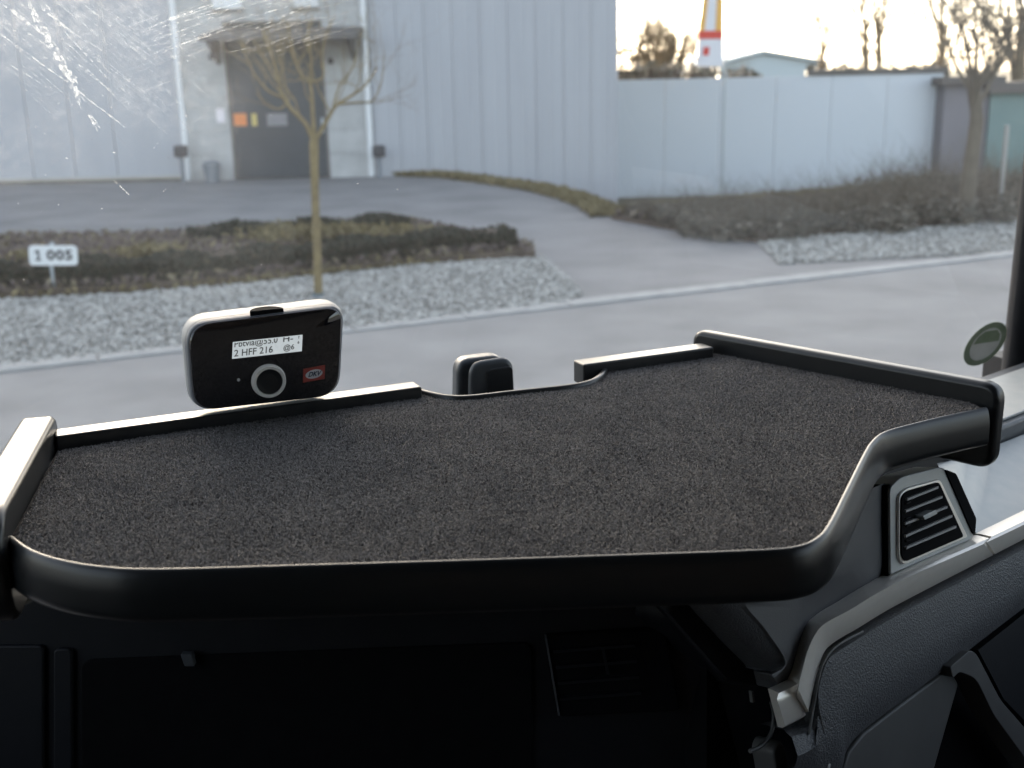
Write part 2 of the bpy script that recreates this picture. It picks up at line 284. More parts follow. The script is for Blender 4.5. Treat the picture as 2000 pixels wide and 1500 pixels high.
# gravel strips
ICO = bpy.data.meshes.new('ico'); bm = bmesh.new(); bmesh.ops.create_icosphere(bm, subdivisions=1, radius=1); bm.to_mesh(ICO); bm.free()
IV = np.array([v.co[:] for v in ICO.vertices]); IF = np.array([p.vertices[:] for p in ICO.polygons])
def inside(P, q):
    P = np.array(P)[:, :2]; r_ = np.zeros(len(q), bool); j = len(P) - 1
    for i in range(len(P)):
        c = ((P[i, 1] > q[:, 1]) != (P[j, 1] > q[:, 1])) & (q[:, 0] < (P[j, 0] - P[i, 0]) * (q[:, 1] - P[i, 1]) / (P[j, 1] - P[i, 1] + 1e-12) + P[i, 0]); r_ ^= c; j = i
    return r_
def scatter(P, nS):
    A = np.array(P)[:, :2]; q = rng.uniform(A.min(0), A.max(0), (nS * 4, 2)); return q[inside(P, q)][:nS]
def gravel(name, P, nS, size):
    flat(name + '_base', P, .006, M['gravel_bed'])
    q = scatter(P, nS); nS = len(q); v = IV[None] * (1 + rng.uniform(-.28, .28, (nS, len(IV), 1))) * (size * rng.uniform(.55, 1.4, nS))[:, None, None] * np.array([1, .8, .6])
    th = rng.random(nS) * 6.283; c, s_ = np.cos(th), np.sin(th); x = v[..., 0] * c[:, None] - v[..., 1] * s_[:, None]; yy = v[..., 0] * s_[:, None] + v[..., 1] * c[:, None]
    v = np.stack([x + q[:, :1], yy + q[:, 1:], v[..., 2] + .012 + rng.random((nS, 1)) * .025], -1).reshape(-1, 3)
    f = (IF[None] + (np.arange(nS) * len(IV))[:, None, None]).reshape(-1, 3)
    link(name, fast_mesh(name, v, f), M['gravel'], kind='stuff')
gl_top = [Z(*p) for p in [(-350, 620), (0, 590), (250, 577), (500, 556), (800, 522), (1000, 508), (1060, 505), (1100, 540), (1140, 575)]]
bx = Z(1140, 585)[0]
gravel('gravel', [kl(-9, .12), kl(bx - .1, .12)] + [p[:2] for p in gl_top[::-1]], 30000, .020)
rt = [Z(*p)[:2] for p in [(1490, 497), (1480, 474), (1880, 440)]]
gravel('gravel', [kl(2.9 + .35, .9), rt[1], rt[2], (14, 18.6), kl(14, .5), kl(5.5, .2)], 13000, .022)
# ------------------------------------------------------------------ planting bed in front of the yard
fr_ = [Z(*p)[:2] for p in [(-350, 618), (0, 588), (250, 575), (500, 556), (800, 522), (1000, 508), (1045, 508)]]
bk_ = [Z(*p)[:2] for p in [(-350, 480), (0, 478), (330, 470), (600, 455), (800, 445), (830, 452), (980, 480), (1045, 500)]]
MB().prism([(p[0], p[1], 0.) for p in fr_] + [(p[0], p[1], 0.) for p in bk_[::-1]], (0, 0, .10)).build('planting_bed', M['soil'], kind='structure')
def hedge(name, line, depth, h, nL, size, m, core, label, cat='hedge', jag=.04):
    P = np.array(line); P = np.array(catmull(np.c_[P, np.zeros(len(P))], 6)); d = np.gradient(P, axis=0); nn = np.c_[-d[:, 1], d[:, 0], 0 * d[:, 0]]; nn /= np.linalg.norm(nn, axis=1)[:, None]
    base = P.mean(0); t = thing(name, label, cat, (base[0], base[1], 0))
    k = MB(); j = lambda: rng.uniform(-.03, .03, len(P))[:, None]
    hz = lambda f: np.array([0, 0, 1.]) * (h * f + rng.uniform(-jag, jag, len(P)))[:, None] * 1
    rows = [P + EZ * 0, P + nn * (.02 + j()) + hz(.55), P + nn * (.1 + j()) + hz(.86), P + nn * (depth * .5 + j()) + hz(.9), P + nn * (depth * .95 + j()) + hz(.8), P + nn * depth]
    k.loft([list(r_) for r_ in rows], caps=True).build('twig_core', core, t)
    C = along(P, nL, 0); i = rng.random(nL); 
    idx = np.array([np.argmin(((P[:, :2] - c[:2]) ** 2).sum(1)) for c in C[::40]]).repeat(40)[:nL]
    idx = np.argmin(((C[:, None, :2] - P[None, :, :2]) ** 2).sum(2), 1)
    front = i < .5; w_ = np.where(front, rng.uniform(-.05, .06, nL), rng.uniform(0, depth, nL)); zz = np.where(front, rng.uniform(.02, h, nL), h * .86 + rng.uniform(-.04, .05, nL) + .03 * np.sin(C[:, 0] * 7))
    C = C + nn[idx] * w_[:, None]; C[:, 2] = zz
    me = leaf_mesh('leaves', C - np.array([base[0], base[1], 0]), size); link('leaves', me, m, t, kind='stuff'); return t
fl = [Z(*p)[:2] for p in [(-350, 612), (0, 582), (250, 569), (500, 550), (800, 517), (970, 503), (1010, 500)]]
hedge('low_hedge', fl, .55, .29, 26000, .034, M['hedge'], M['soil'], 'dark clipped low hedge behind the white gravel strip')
bl = [Z(*p)[:2] for p in [(370, 490), (500, 482), (620, 476), (720, 470), (800, 462)]]
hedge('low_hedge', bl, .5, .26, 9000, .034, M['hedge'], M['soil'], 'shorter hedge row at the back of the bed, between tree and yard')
C = np.c_[scatter([(p[0], p[1]) for p in fr_] + [(p[0], p[1]) for p in bk_[::-1]], 16000), np.zeros(16000)]; C[:, 2] = .1 + rng.random(16000) * .07
link('leaf_litter', leaf_mesh('leaf_litter', C, .05), M['litter'], kind='stuff')
gc = []
for px, py, r_, nn_ in [(290, 512, .35, 700), (560, 470, .6, 900), (690, 470, .5, 700), (60, 520, .3, 200), (800, 470, .4, 350)]:
    p = Z(px, py, .12); q = np.c_[rng.normal(p[0], r_ * .5, nn_), rng.normal(p[1], r_ * .5, nn_), .1 + rng.random(nn_) * .2]; gc.append(q)
q = along([Z(*p)[:2] for p in [(-350, 614), (0, 584), (250, 571), (500, 553), (800, 519), (1000, 503)]], 2600, .3); q[:, 2] = .02 + rng.random(2600) * .07; gc.append(q)
link('dry_grass', leaf_mesh('dry_grass', np.concatenate(gc), .045, 0, 1.0), M['drygrass'], kind='stuff')
# ------------------------------------------------------------------ young tree
def twigs(mb, p, d, L, r, depth, sides=4, bend=.35, up=.15):
    nS = 4; P = [p]; rad = [r]; q = np.array(p, float); dd = unit(d)
    for i in range(nS):
        dd = unit(dd + rng.normal(0, bend * .35, 3) + np.array([0, 0, up * .4])); q = q + dd * L / nS; P.append(q.copy()); rad.append(r * (1 - .65 * (i + 1) / nS))
        if depth > 0 and i >= 1:
            for _ in range(rng.integers(1, 3)):
                nd = unit(dd + rng.normal(0, .65, 3)); twigs(mb, q, nd, L * rng.uniform(.45, .75), rad[-1] * .75, depth - 1, sides, bend, up)
    mb.tube(P, rad, sides, False)
tp = Z(620, 583); yt = thing('young_tree', 'bare young tree with thin trunk standing in the gravel before the dark door', 'tree', (tp[0], tp[1], 0))
ty = tp[1]; TN = np.array([0, -1., 0])
def tpt(x, y, dy=0): return PL(x, y, (0, ty + dy, 0), TN)
MB().tube([tpt(622, 592), tpt(621, 540), tpt(619, 470), tpt(616, 400), tpt(614, 330), tpt(613, 285), tpt(614, 262)], [.044, .039, .037, .036, .038, .044, .034], 12).build('trunk', M['bark'], yt, smooth=60)
cb = MB()
limbs = [([(612, 275), (596, 240), (565, 208), (548, 175), (538, 130), (522, 85), (512, 60)], -.25, .030), ([(552, 190), (525, 178), (500, 150), (484, 118), (470, 85)], .25, .018), ([(556, 205), (545, 213), (520, 205), (500, 180)], -.1, .014),
         ([(614, 272), (611, 225), (606, 165), (586, 142), (572, 100), (563, 45)], .15, .028), ([(606, 165), (608, 120), (601, 70), (612, 30)], -.2, .018), ([(606, 160), (632, 150), (628, 110), (640, 60), (655, 30)], .3, .017),
         ([(616, 275), (640, 232), (658, 205), (690, 185), (715, 165), (738, 130)], .2, .026), ([(660, 203), (700, 200), (728, 196), (745, 160), (750, 100)], -.3, .015), ([(650, 215), (662, 170), (690, 130), (700, 80)], .35, .015), ([(545, 165), (520, 120), (490, 70)], .4, .012)]
for pts, dy, r0 in limbs:
    nP = len(pts); P = catmull([tpt(x, y_, dy * i / nP) for i, (x, y_) in enumerate(pts)], 3); rad = np.linspace(r0, r0 * .35, len(P)); cb.tube(P, rad * .8, 7, False)
    for i in range(4, len(P), 2):
        d = unit(P[i] - P[i - 1]); twigs(cb, P[i], d + rng.normal(0, .6, 3) + np.array([0, 0, .2]), rng.uniform(.3, .6), rad[i] * .42, 2, 3, .6, .3)
cb.build('crown', M['bark'], yt, smooth=60)
MB().tube([tpt(622, 592), tpt(622, 586), tpt(621.5, 572)], [.068, .066, .06], 14).build('trunk_guard', M['guard'], yt, smooth=60)
# ------------------------------------------------------------------ distance sign
def text_mb(s, size, o, ux, uy, m, name, parent, off=0, bold=0., clip=None, font_h=None, sx=1, align='CENTER', shear=0):
    cu = bpy.data.curves.new('t', 'FONT'); cu.body = s; cu.size = size; cu.offset = bold; cu.align_x = align; cu.align_y = 'CENTER'; cu.resolution_u = 3; cu.shear = shear
    ob = bpy.data.objects.new('t', cu); COL.objects.link(ob); bpy.context.view_layer.update()
    me = bpy.data.meshes.new_from_object(ob.evaluated_get(bpy.context.evaluated_depsgraph_get())); bpy.data.objects.remove(ob)
    if clip:
        bm = bmesh.new(); bm.from_mesh(me); bmesh.ops.bisect_plane(bm, geom=bm.verts[:] + bm.edges[:] + bm.faces[:], plane_co=(0, clip, 0), plane_no=(0, 1, 0), clear_outer=True); bm.to_mesh(me); bm.free()
    ux, uy = unit(ux), unit(uy); nz = np.cross(ux, uy); q = parent; po = np.zeros(3)
    while q is not None: po += np.array(q.location); q = q.parent
    for v in me.vertices:
        p = np.array(o) + ux * v.co.x * sx + uy * v.co.y + nz * off - po; v.co = p
    return link(name, me, m, parent)
sp = Z(108, 579); sg = thing('distance_sign', 'small white roadside plate reading 1 005 on a thin grey post in the hedge', 'sign', (sp[0], sp[1], 0))
sxu = unit((.985, .17, 0)); sn = np.cross(sxu, EZ)
MB().tube([sp, sp + EZ * .42], .016, 10).build('post', M['galv'], sg, smooth=60)
pc = PL(104, 499, sp + sn * .02, sn); su = unit(EZ * 1 + sxu * .05); sr = np.cross(su, -sn) * 1; sr = unit(sxu - su * (sxu @ su))
W_, H_ = .225, .098
def rr(c, u_, v_, a, b, r_): return rounded([c - u_ * a - v_ * b, c + u_ * a - v_ * b, c + u_ * a + v_ * b, c - u_ * a + v_ * b], r_)
pl = MB().prism(rr(pc, sr, su, W_, H_, .045), -sn * .01).build('plate', M['signW'], sg)
MB().prism(rr(pc + EZ * .115, sr, EZ, .02, .016, .006), -sn * .012).build('post_cap', M['galv'], sg)
one = [(a - .02, b) for a, b in [(-.150, .022), (-.150, .036), (-.128, .054), (-.108, .054), (-.108, -.038), (-.094, -.038), (-.094, -.052), (-.148, -.052), (-.148, -.038), (-.128, -.038), (-.128, .034)]]
MB().prism([pc + sn * .0012 + sr * a + su * b for a, b in one], sn * .002).build('numeral', M['signB'], pl)
for ch, dx in (('0', -.022), ('0', .062), ('5', .144)): text_mb(ch, .135, pc + sn * .003 + sr * dx, sr, su, M['signB'], 'numeral', pl, 0, .005, sx=1.12)
# ------------------------------------------------------------------ main building
BY = 24.4
bl_ = thing('industrial_building', 'pale blue-grey clad industrial building with dark double-height door under a canopy', 'building', (-4, BY, 0))
HT = 8.2
def bx_(px, y=BY): return PL(px, 250, (0, y, 0), TN)[0]
def bz_(py, px=600, y=BY): return PL(px, py, (0, y, 0), TN)[2]
MB().abox(-26, bx_(1207) - .02, BY + .13, BY + 14, -1.25, HT).build('wall', M['plinth'], bl_)
MB().abox(-26.2, bx_(1207) + .1, BY - .15, BY + 14.2, HT, HT + .25).build('roof', M['roof'], bl_)
xs = bx_(221); pw = bx_(221) - bx_(138); x = xs + pw
xe = bx_(352); MB().abox(xs + .008, xe, BY + .0, BY + .13, .12, HT - .01).build('wall_panel', M['cladding'], bl_)
for i in range(24):
    MB().abox(xs - (i + 1) * pw + .008, xs - i * pw - .008, BY, BY + .13, .12, HT - .01).build('wall_panel', M['cladding'], bl_)
MB().abox(-26, xe, BY - .05, BY + .12, -.1, .07).build('plinth_strip', M['plinth'], bl_); MB().abox(-26, xe, BY - .09, BY + .12, .07, .12).build('base_ledge', M['ledge'], bl_)
x0, x1 = bx_(366), bx_(716); dl, dr = bx_(450), bx_(641); dt = bz_(40)
# portal of large concrete blocks round the door
for a, b in ((x0, dl), (dr, x1)):
    zz = 0.0
    while zz < HT:
        h = .5; MB().abox(a, b, BY - .03, BY + .13, zz + .003, min(zz + h, HT) - .003).build('concrete_block', M['concrete'], bl_); zz += h
zz = dt
while zz < HT: MB().abox(dl + .004, dr - .004, BY - .03, BY + .13, zz + .003, min(zz + .6, HT) - .003).build('concrete_block', M['concrete'], bl_); zz += .6
door = MB().abox(dl + .02, dr - .02, BY + .05, BY + .11, .02, dt - .02).build('door', M['doorpaint'], bl_)
for k in range(7): MB().abox(dl + .03, dr - .03, BY + .035, BY + .05, .06 + k * (dt - .1) / 7, .03 + (k + 1) * (dt - .1) / 7).build('door_panel', M['doorpaint'], door)
MB().abox(bx_(628), bx_(632), BY - .0, BY + .035, .95, 1.25).build('handle', M['galv'], door)
for a_, b_ in ((dl + .003, dl + .055), (dr - .055, dr - .003)): MB().abox(a_, b_, BY - .015, BY + .09, .01, dt - .01).build('door_frame', M['plinth'], bl_)
def plate(px0, py0, px1, py1, m, name, par, y=BY + .03):
    z0, z1 = bz_(py1, px0, y), bz_(py0, px0, y); MB().abox(bx_(px0, y), bx_(px1, y), y - .012, y + .003, z0, z1).build(name, m, par)
plate(458, 222, 483, 246, M['orange'], 'orange_sticker', door); plate(493, 222, 503, 246, M['yellow'], 'yellow_sticker', door); plate(523, 222, 562, 246, M['notice'], 'notice_plate', door)
plate(425, 212, 441, 240, M['pinkprint'], 'wall_sign', bl_, BY - .035)
# canopy
cz = bz_(78, 550, BY - 1.3); ca, cb2 = bx_(403, BY - 1.4), bx_(706, BY - 1.4)
cn = MB(); cn.prism([(ca, BY - 1.4, cz), (ca, BY - .03, cz + .16), (ca, BY - .03, cz + .28), (ca, BY - 1.4, cz + .10)], (cb2 - ca, 0, 0)).build('canopy', M['canopy'], bl_)
for px in (420, 690):
    xx = bx_(px, BY - .7); MB().prism([(xx, BY - .03, cz + .155), (xx, BY - .9, cz + .05), (xx, BY - .03, cz - .42)], (.06, 0, 0)).build('canopy_bracket', M['canopy'], bl_)
# window recess over the canopy
for px0, px1, py0 in ((438, 492, -40), (590, 636, -40)):
    MB().abox(bx_(px0), bx_(px1), BY - .08, BY - .03, bz_(14), bz_(-25)).build('upper_panel', M['whitepvc'], bl_); MB().abox(bx_(px0 - 2), bx_(px1 + 2), BY - .11, BY - .03, bz_(20), bz_(14)).build('upper_sill', M['plinth'], bl_)
for px0, px1 in ((354, 367), (716, 728)):
    xx = (bx_(px0) + bx_(px1)) / 2; MB().tube([(xx, BY - .07, .02), (xx, BY - .07, HT)], .07, 12).build('downpipe', M['whitepvc'], bl_, smooth=60)
for px, py in ((428, 106), (655, 120)):
    MB().abox(bx_(px - 5), bx_(px + 5), BY - .14, BY - .03, bz_(py + 6), bz_(py - 6)).build('wall_lamp', M['darkbox'], bl_, bevel=.02)
# right-hand profiled panels down to the sunken strip
xa = bx_(729); xb = bx_(1207); k = 9; pwr = (xb - xa) / k
for i in range(k):
    a = xa + i * pwr; b = a + pwr; P = []
    for j in range(2):
        u0 = a + (b - a) * j / 2; w3 = (b - a) / 2; P += [(u0 + .004, BY + .007), (u0 + w3 * .2, BY + .007), (u0 + w3 * .28, BY), (u0 + w3 * .92, BY)]
    P += [(b - .004, BY + .007), (b - .004, BY + .13), (a + .004, BY + .13)]
    MB().prism([(p[0], p[1], -1.25) for p in P], (0, 0, HT + 1.24)).build('profiled_panel', M['cladding'], bl_)
# things by the wall
def post_lamp(px, py_t, py_b, label):
    yy = BY - .45; xx = bx_(px, yy); zt = bz_(py_t, px, yy); t = thing('bollard_lamp', label, 'lamp', (xx, yy, 0), 'bollard lamps by the wall')
    MB().tube([(xx, yy, 0), (xx, yy, zt - .2)], .045, 10).build('post', M['binp'], t, smooth=60); MB().abox(xx - .13, xx + .13, yy - .12, yy + .12, zt - .24, zt).build('lamp_head', M['darkbox'], t, bevel=.04)
post_lamp(349, 284, 342, 'dark bollard lamp beside the downpipe left of the door'); post_lamp(738, 284, 340, 'dark bollard lamp right of the dark door')
yy = BY - .4; xx = bx_(406, yy); bn = thing('waste_bin', 'low rounded grey bin standing against the concrete left of the door', 'bin', (xx, yy, 0))
MB().tube([(xx, yy, 0), (xx, yy, .1), (xx, yy, .36)], [.15, .16, .18], 16).build('body', M['binp'], bn, smooth=50); MB().tube([(xx, yy, .36), (xx, yy, .4), (xx, yy, .44)], [.19, .18, .1], 16).build('lid', M['binp'], bn, smooth=50)
p = Z(767, 341); st = MB(); v = IV * (1 + rng.uniform(-.12, .12, (len(IV), 1))) * np.array([.27, .15, .12]) + np.array([p[0], p[1], .06]); st.add(list(v), [tuple(f) for f in IF])
o = st.build('boulder', M['stone'], smooth=180); tag(o, 'low pale boulder beside the right-hand bollard lamp', 'boulder'); o.modifiers.new('s', 'SUBSURF').render_levels = 2
p = Z(732, 342); q = np.c_[rng.normal(p[0], .15, 260), rng.normal(p[1], .1, 260), rng.random(260) * .2]
link('grass_tuft', leaf_mesh('grass_tuft', q, .08, 0, 1.5), M['drygrass'], kind='stuff')
# ------------------------------------------------------------------ right background
WY = 31.0
wx0, wx1 = PL(1190, 250, (0, WY, 0), TN)[0], PL(1836, 250, (0, WY, 0), TN)[0]; wz = PL(1500, 150, (0, WY, 0), TN)[2]
lw = thing('boundary_wall', 'long white boundary wall to the right of the building', 'wall', ((wx0 + wx1) / 2, WY, -1.25))
k = 6
for i in range(k):
    a = wx0 + (wx1 - wx0) * i / k; b = wx0 + (wx1 - wx0) * (i + 1) / k; MB().abox(a + .006, b - .006, WY, WY + .15, -1.25, wz).build('wall_panel', M['wallwhite'], lw)
a = PL(1575, 150, (0, WY, 0), TN)[0]; MB().abox(a, wx1 + .1, WY - .05, WY + .2, wz + .002, wz + .14).build('coping', M['coping'], lw)
def bigbox(name, label, cat, px0, px1, pyt, y, dep, m, zb=-1.25, roofm=None, rh=0):
    a, b = PL(px0, 250, (0, y, 0), TN)[0], PL(px1, 250, (0, y, 0), TN)[0]; zt = PL((px0 + px1) / 2, pyt, (0, y, 0), TN)[2]
    t = thing(name, label, cat, ((a + b) / 2, y + dep / 2, zb)); MB().abox(a, b, y, y + dep, zb, zt).build('wall', m, t)
    if rh: MB().abox(a - .15, b + .15, y - .25, y + dep + .2, zt, zt + rh).build('roof', roofm, t)
    return t
bigbox('shed', 'mauve-grey shed end between the white wall and the leaning tree', 'shed', 1840, 1938, 165, 30.4, .6, M['mauve'], roofm=M['roof'], rh=.2)
bigbox('container_hut', 'teal sheet hut with dark flat roof at the far right', 'hut', 1930, 2150, 180, 30.3, .9, M['teal'], roofm=M['roof'], rh=.28)
hy = 85; ha, hb = PL(1405, 120, (0, hy, 0), TN)[0], PL(1600, 120, (0, hy, 0), TN)[0]; hm = PL(1490, 120, (0, hy, 0), TN)[0]
hz1 = PL(1405, 128, (0, hy, 0), TN)[2]; hz2 = PL(1490, 106, (0, hy, 0), TN)[2]
hl = thing('far_hall', 'distant pale hall with a low gabled roof beyond the white wall', 'building', (hm, hy + 10, -1.25))
MB().prism([(ha, hy, -1.25), (hb, hy, -1.25), (hb, hy, hz1), (hm, hy, hz2), (ha, hy, hz1)], (0, 20, 0)).build('wall', M['hall'], hl)
for s_ in (0, 1):
    A = (ha - .5, hz1 - .05) if s_ == 0 else (hm, hz2 + .08); B = (hm, hz2 + .08) if s_ == 0 else (hb + .5, hz1 - .05)
    MB().prism([(A[0], hy - .4, A[1]), (B[0], hy - .4, B[1]), (B[0], hy - .4, B[1] + .22), (A[0], hy - .4, A[1] + .22)], (0, 20.6, 0)).build('roof', M['hall'], hl)
# far hedges on the skyline
def far_hedge(px0, px1, pyt, y, label):
    a, b = PL(px0, 140, (0, y, 0), TN)[0], PL(px1, 140, (0, y, 0), TN)[0]; zt = PL((px0 + px1) / 2, pyt, (0, y, 0), TN)[2]; nL = int(420 * (b - a)); 
    C = np.c_[rng.uniform(a, b, nL), y + rng.normal(0, .6, nL), -1.2 + (zt + 1.2) * rng.random(nL) ** .55 + rng.normal(0, .08, nL)]
    bs = np.array([(a + b) / 2, y, -1.25]); t = thing('clipped_hedge', label, 'hedge', bs); link('leaves', leaf_mesh('leaves', C - bs, .16), M['shrub'], t, kind='stuff')
    MB().abox(a + .1, b - .1, y - .3, y + .4, -1.25, zt - .15).build('twig_core', M['soil'], t)
far_hedge(1200, 1330, 127, 40, 'dark distant hedge between the building corner and the banner'); far_hedge(1338, 1400, 131, 41, 'dark distant hedge right behind the foot of the banner'); far_hedge(1422, 1475, 136, 41, 'short dark hedge between the banner pole and the far hall'); far_hedge(1580, 1850, 130, 44, 'long thin dark hedge above the white wall at right')
# banner
by = 27.5; bxp = PL(1418, 100, (0, by, 0), TN)[0]; bn = thing('banner_flag', 'tall orange, red and white banner hanging from a white pole', 'flag', (bxp, by, -1.25))
MB().tube([(bxp, by, -1.25), (bxp, by, 4.6)], [.032, .022], 10).build('pole', M['galv'], bn, smooth=60)
def bpt(px, py): return PL(px, py, (0, by, 0), TN)
def strip(P, m, name, par=None, d=0): return MB().prism([bpt(*p) + np.array([0, -d, 0]) for p in P], (0, .008, 0)).build(name, m, par or bn)
fl_ = strip([(1360, 130), (1412, 130), (1414, -120), (1385, -120)], M['bannerW'], 'cloth')
strip([(1365, 60), (1376, 60), (1396, -118), (1385, -118)], M['bannerY'], 'yellow_stripe', fl_, .01); strip([(1397, 60), (1412, 60), (1413, -118), (1406, -118)], M['bannerY'], 'yellow_stripe', fl_, .01)
strip([(1362, 76), (1412, 76), (1412, 60), (1365, 60)], M['bannerR'], 'red_band', fl_, .01); strip([(1372, 108), (1384, 108), (1386, 92), (1374, 92)], M['bannerR'], 'red_emblem', fl_, .01)
# shrubs at right: three meshes shared by many bushes
def shrub_mesh(seed, nL):
    r2 = np.random.default_rng(seed); u = r2.normal(size=(nL, 3)); u /= np.linalg.norm(u, axis=1)[:, None]; rad = r2.random(nL) ** .4
    C = u * rad[:, None] * np.array([.75, .6, .42]) * (1 + .25 * np.sin(u[:, :1] * 5 + seed)) + np.array([0, 0, .36]); C[:, 2] = np.abs(C[:, 2]); return C
protos = []
sh = [(1330, 440, .75), (1395, 458, .8), (1460, 466, .8), (1530, 462, .85), (1600, 455, .9), (1670, 450, 1.), (1740, 442, 1.05), (1810, 436, 1.05), (1870, 432, 1.0), (1265, 428, .6),
      (1500, 440, .85), (1580, 430, .9), (1660, 420, .95), (1740, 410, 1.), (1820, 402, 1.), (1890, 395, 1.), (1970, 405, 1.), (1400, 435, .75), (1940, 425, .85)]
for i, (px, py, s_) in enumerate(sh):
    p = Z(px, py); lab = 'low dark brown shrub in the bed before the white wall'
    if i < 3:
        t = thing('shrub', lab, 'shrub', p, 'shrubs massed before the white wall'); C = shrub_mesh(i + 3, 3000); link('foliage', leaf_mesh('foliage', C, .045), M['shrub'], t, kind='stuff')
        st_ = MB()
        for k in range(60): twigs(st_, np.array([random.uniform(-.2, .2), random.uniform(-.15, .15), 0]) + p, (random.uniform(-.8, .8), random.uniform(-.6, .6), 1), random.uniform(.7, 1.2), .006, 1, 3, .4, .3)
        st_.build('stems', M['greybark'], t); t.scale = (s_, s_, s_ * .5); protos.append(t)
    else: d_ = dup(protos[i % 3], p, lab, rz=random.random() * 6, sc=s_); d_.scale.z = s_ * (.5 if i < 13 else .62)
bedr = [Z(*p)[:2] for p in [(1195, 428), (1300, 447), (1400, 462), (1475, 474), (1700, 455), (1880, 440)]] + [(14, 18.7), (14, 21), (2.2, 17)]
MB().prism([(p[0], p[1], 0.) for p in bedr], (0, 0, .05)).build('shrub_bed', M['soil'], kind='structure')
C = np.c_[scatter(bedr, 9000), np.zeros(9000)]; C[:, 2] = .05 + rng.random(9000) * .1; link('leaf_litter', leaf_mesh('leaf_litter', C, .07), M['litter'], kind='stuff')
pp = Z(1950, 432); o = MB().tube([pp, pp + EZ * 1.25], .03, 10).build('marker_post', M['bracket'], smooth=60); tag(o, 'pale slim marker post in front of the teal hut', 'post')
# bare trees
def bare_tree(px, pyb_y, y, pyt, spread, label, m, zb, seed, limbs=6, r0=.12, depth=3, tl=.3, gcrown=None):
    global rng
    rng = np.random.default_rng(seed); xx = PL(px, 150, (0, y, 0), TN)[0]; zt = PL(px, pyt, (0, y, 0), TN)[2]; H = zt - zb
    t = thing('bare_tree', label, 'tree', (xx, y, zb)); b = np.array([xx, y, zb]); tk = MB().tube([b, b + (.02 * H, 0, H * tl), b + (0, 0, H * .62)], [r0, r0 * .8, r0 * .4], 9); tk.build('trunk', m, t, smooth=60)
    c = MB()
    for k in range(limbs):
        f = tl + (.62 - tl) * k / limbs; an = k * 2.4; d = np.array([math.cos(an) * spread, math.sin(an) * spread, 1.0]); twigs(c, b + EZ * H * f, d, H * (1 - f) * .62, r0 * .38, depth, 3, .45, .25)
    c.build('crown', m, t)
bare_tree(1285, 0, 48, 18, 1.0, 'yellowish bare tree between the building corner and the banner', M['farbark'], -1.25, 3, 12, .5, 4, .35)
bare_tree(1234, 0, 50, 50, .8, 'small bare tree at the corner of the building', M['farbark'], -1.25, 4, 6, .10, 4, .35)
bare_tree(1602, 0, 60, -20, .5, 'faint bare tree just right of the far hall', M['farbark'], -1.25, 5, 7, .2, 4, .4)
bare_tree(1683, 0, 55, -110, .35, 'left one of two tall straight bare trees behind the white wall', M['farbark'], -1.25, 6, 8, .2, 3, .4)
bare_tree(1708, 0, 56, -120, .35, 'right one of two tall straight bare trees behind the white wall', M['farbark'], -1.25, 8, 8, .2, 3, .4)
bare_tree(1832, 0, 46, -120, .5, 'tall bare tree above the mauve shed', M['farbark'], -1.25, 9, 8, .2, 3, .35)
bare_tree(1985, 0, 36, -150, .5, 'broad dark bare tree behind the teal hut', M['greybark'], -1.25, 10, 9, .3, 3, .25)
p = Z(1893, 440); bare_tree(1905, 0, p[1], -60, .55, 'nearer bare street tree with pale trunk between shed and teal hut', M['greybark'], 0, 12, 8, .11, 3, .42)
rng = np.random.default_rng(5)
# ------------------------------------------------------------------ the cab
van = thing('van', 'dark van cab with silver dash trim, corner air vent, grained panels and scratched windscreen', 'van', vab(.3, 1.0, .8))
WB = vab(0, 1.49, 1.38); WD = unit(E2 * -.42 + EZ * 1.1); WN = unit(np.cross(E1, WD))
def wp(a, s): return WB + E1 * a + WD * s                                  # windscreen plane
wc = wp(.3, .6)
ws = MB().add([wp(-1.1, 0), wp(1.72, 0), wp(1.62, 1.2), wp(-1.0, 1.2)], [(0, 1, 2, 3)])
sm = PL(170, 40, WB, WN) - np.array(van.location)
screen = ws.build('windscreen', glass_mat('windscreen_glass', (tuple(map(float, sm)), .30)), van)
sc1, sc2, sc3 = scratch_mat('scratch_bright', .46), scratch_mat('scratch_mid', .34), scratch_mat('scratch_faint', .18)
def wq(x, y): return PL(x, y, WB - WN * .0012 * (1 if WN @ (CAM - WB) < 0 else -1), WN)
def streak(mb, x0, y0, x1, y1, w, seg=6, wob=1.2):
    P = [np.array([x0 + (x1 - x0) * t, y0 + (y1 - y0) * t]) + rng.normal(0, wob * .3, 2) for t in np.linspace(0, 1, seg + 1)]
    d = unit(P[-1] - P[0]); nn = np.array([-d[1], d[0]]); vs = []
    for i, q in enumerate(P):
        ww = w * (.25 + .75 * math.sin(math.pi * (.08 + .84 * i / seg))) * .5; vs += [wq(*(q + nn * ww)), wq(*(q - nn * ww))]
    mb.add(vs, [(2 * i, 2 * i + 1, 2 * i + 3, 2 * i + 2) for i in range(seg)])
s1, s2, s3 = MB(), MB(), MB()
for x0, y0, x1, y1, w_ in [(52, -6, 74, 40, 9), (78, 48, 105, 95, 14), (95, 85, 140, 155, 15), (135, 148, 155, 190, 9), (172, 222, 186, 242, 7)]: 
    L = math.hypot(x1 - x0, y1 - y0); d = np.array([x1 - x0, y1 - y0]) / L; nn = np.array([-d[1], d[0]])
    for k in range(int(5 + L * w_ / 16)):
        t = rng.random(); c_ = np.array([x0, y0]) + d * L * t + nn * rng.normal(0, w_ * .26); a = math.atan2(d[1], d[0]) + rng.normal(0, .12); l = rng.uniform(6, 26); streak(s1 if rng.random() < .6 else s2, c_[0], c_[1], c_[0] + l * math.cos(a), c_[1] + l * math.sin(a), rng.uniform(.7, 2.2), 3, .8)
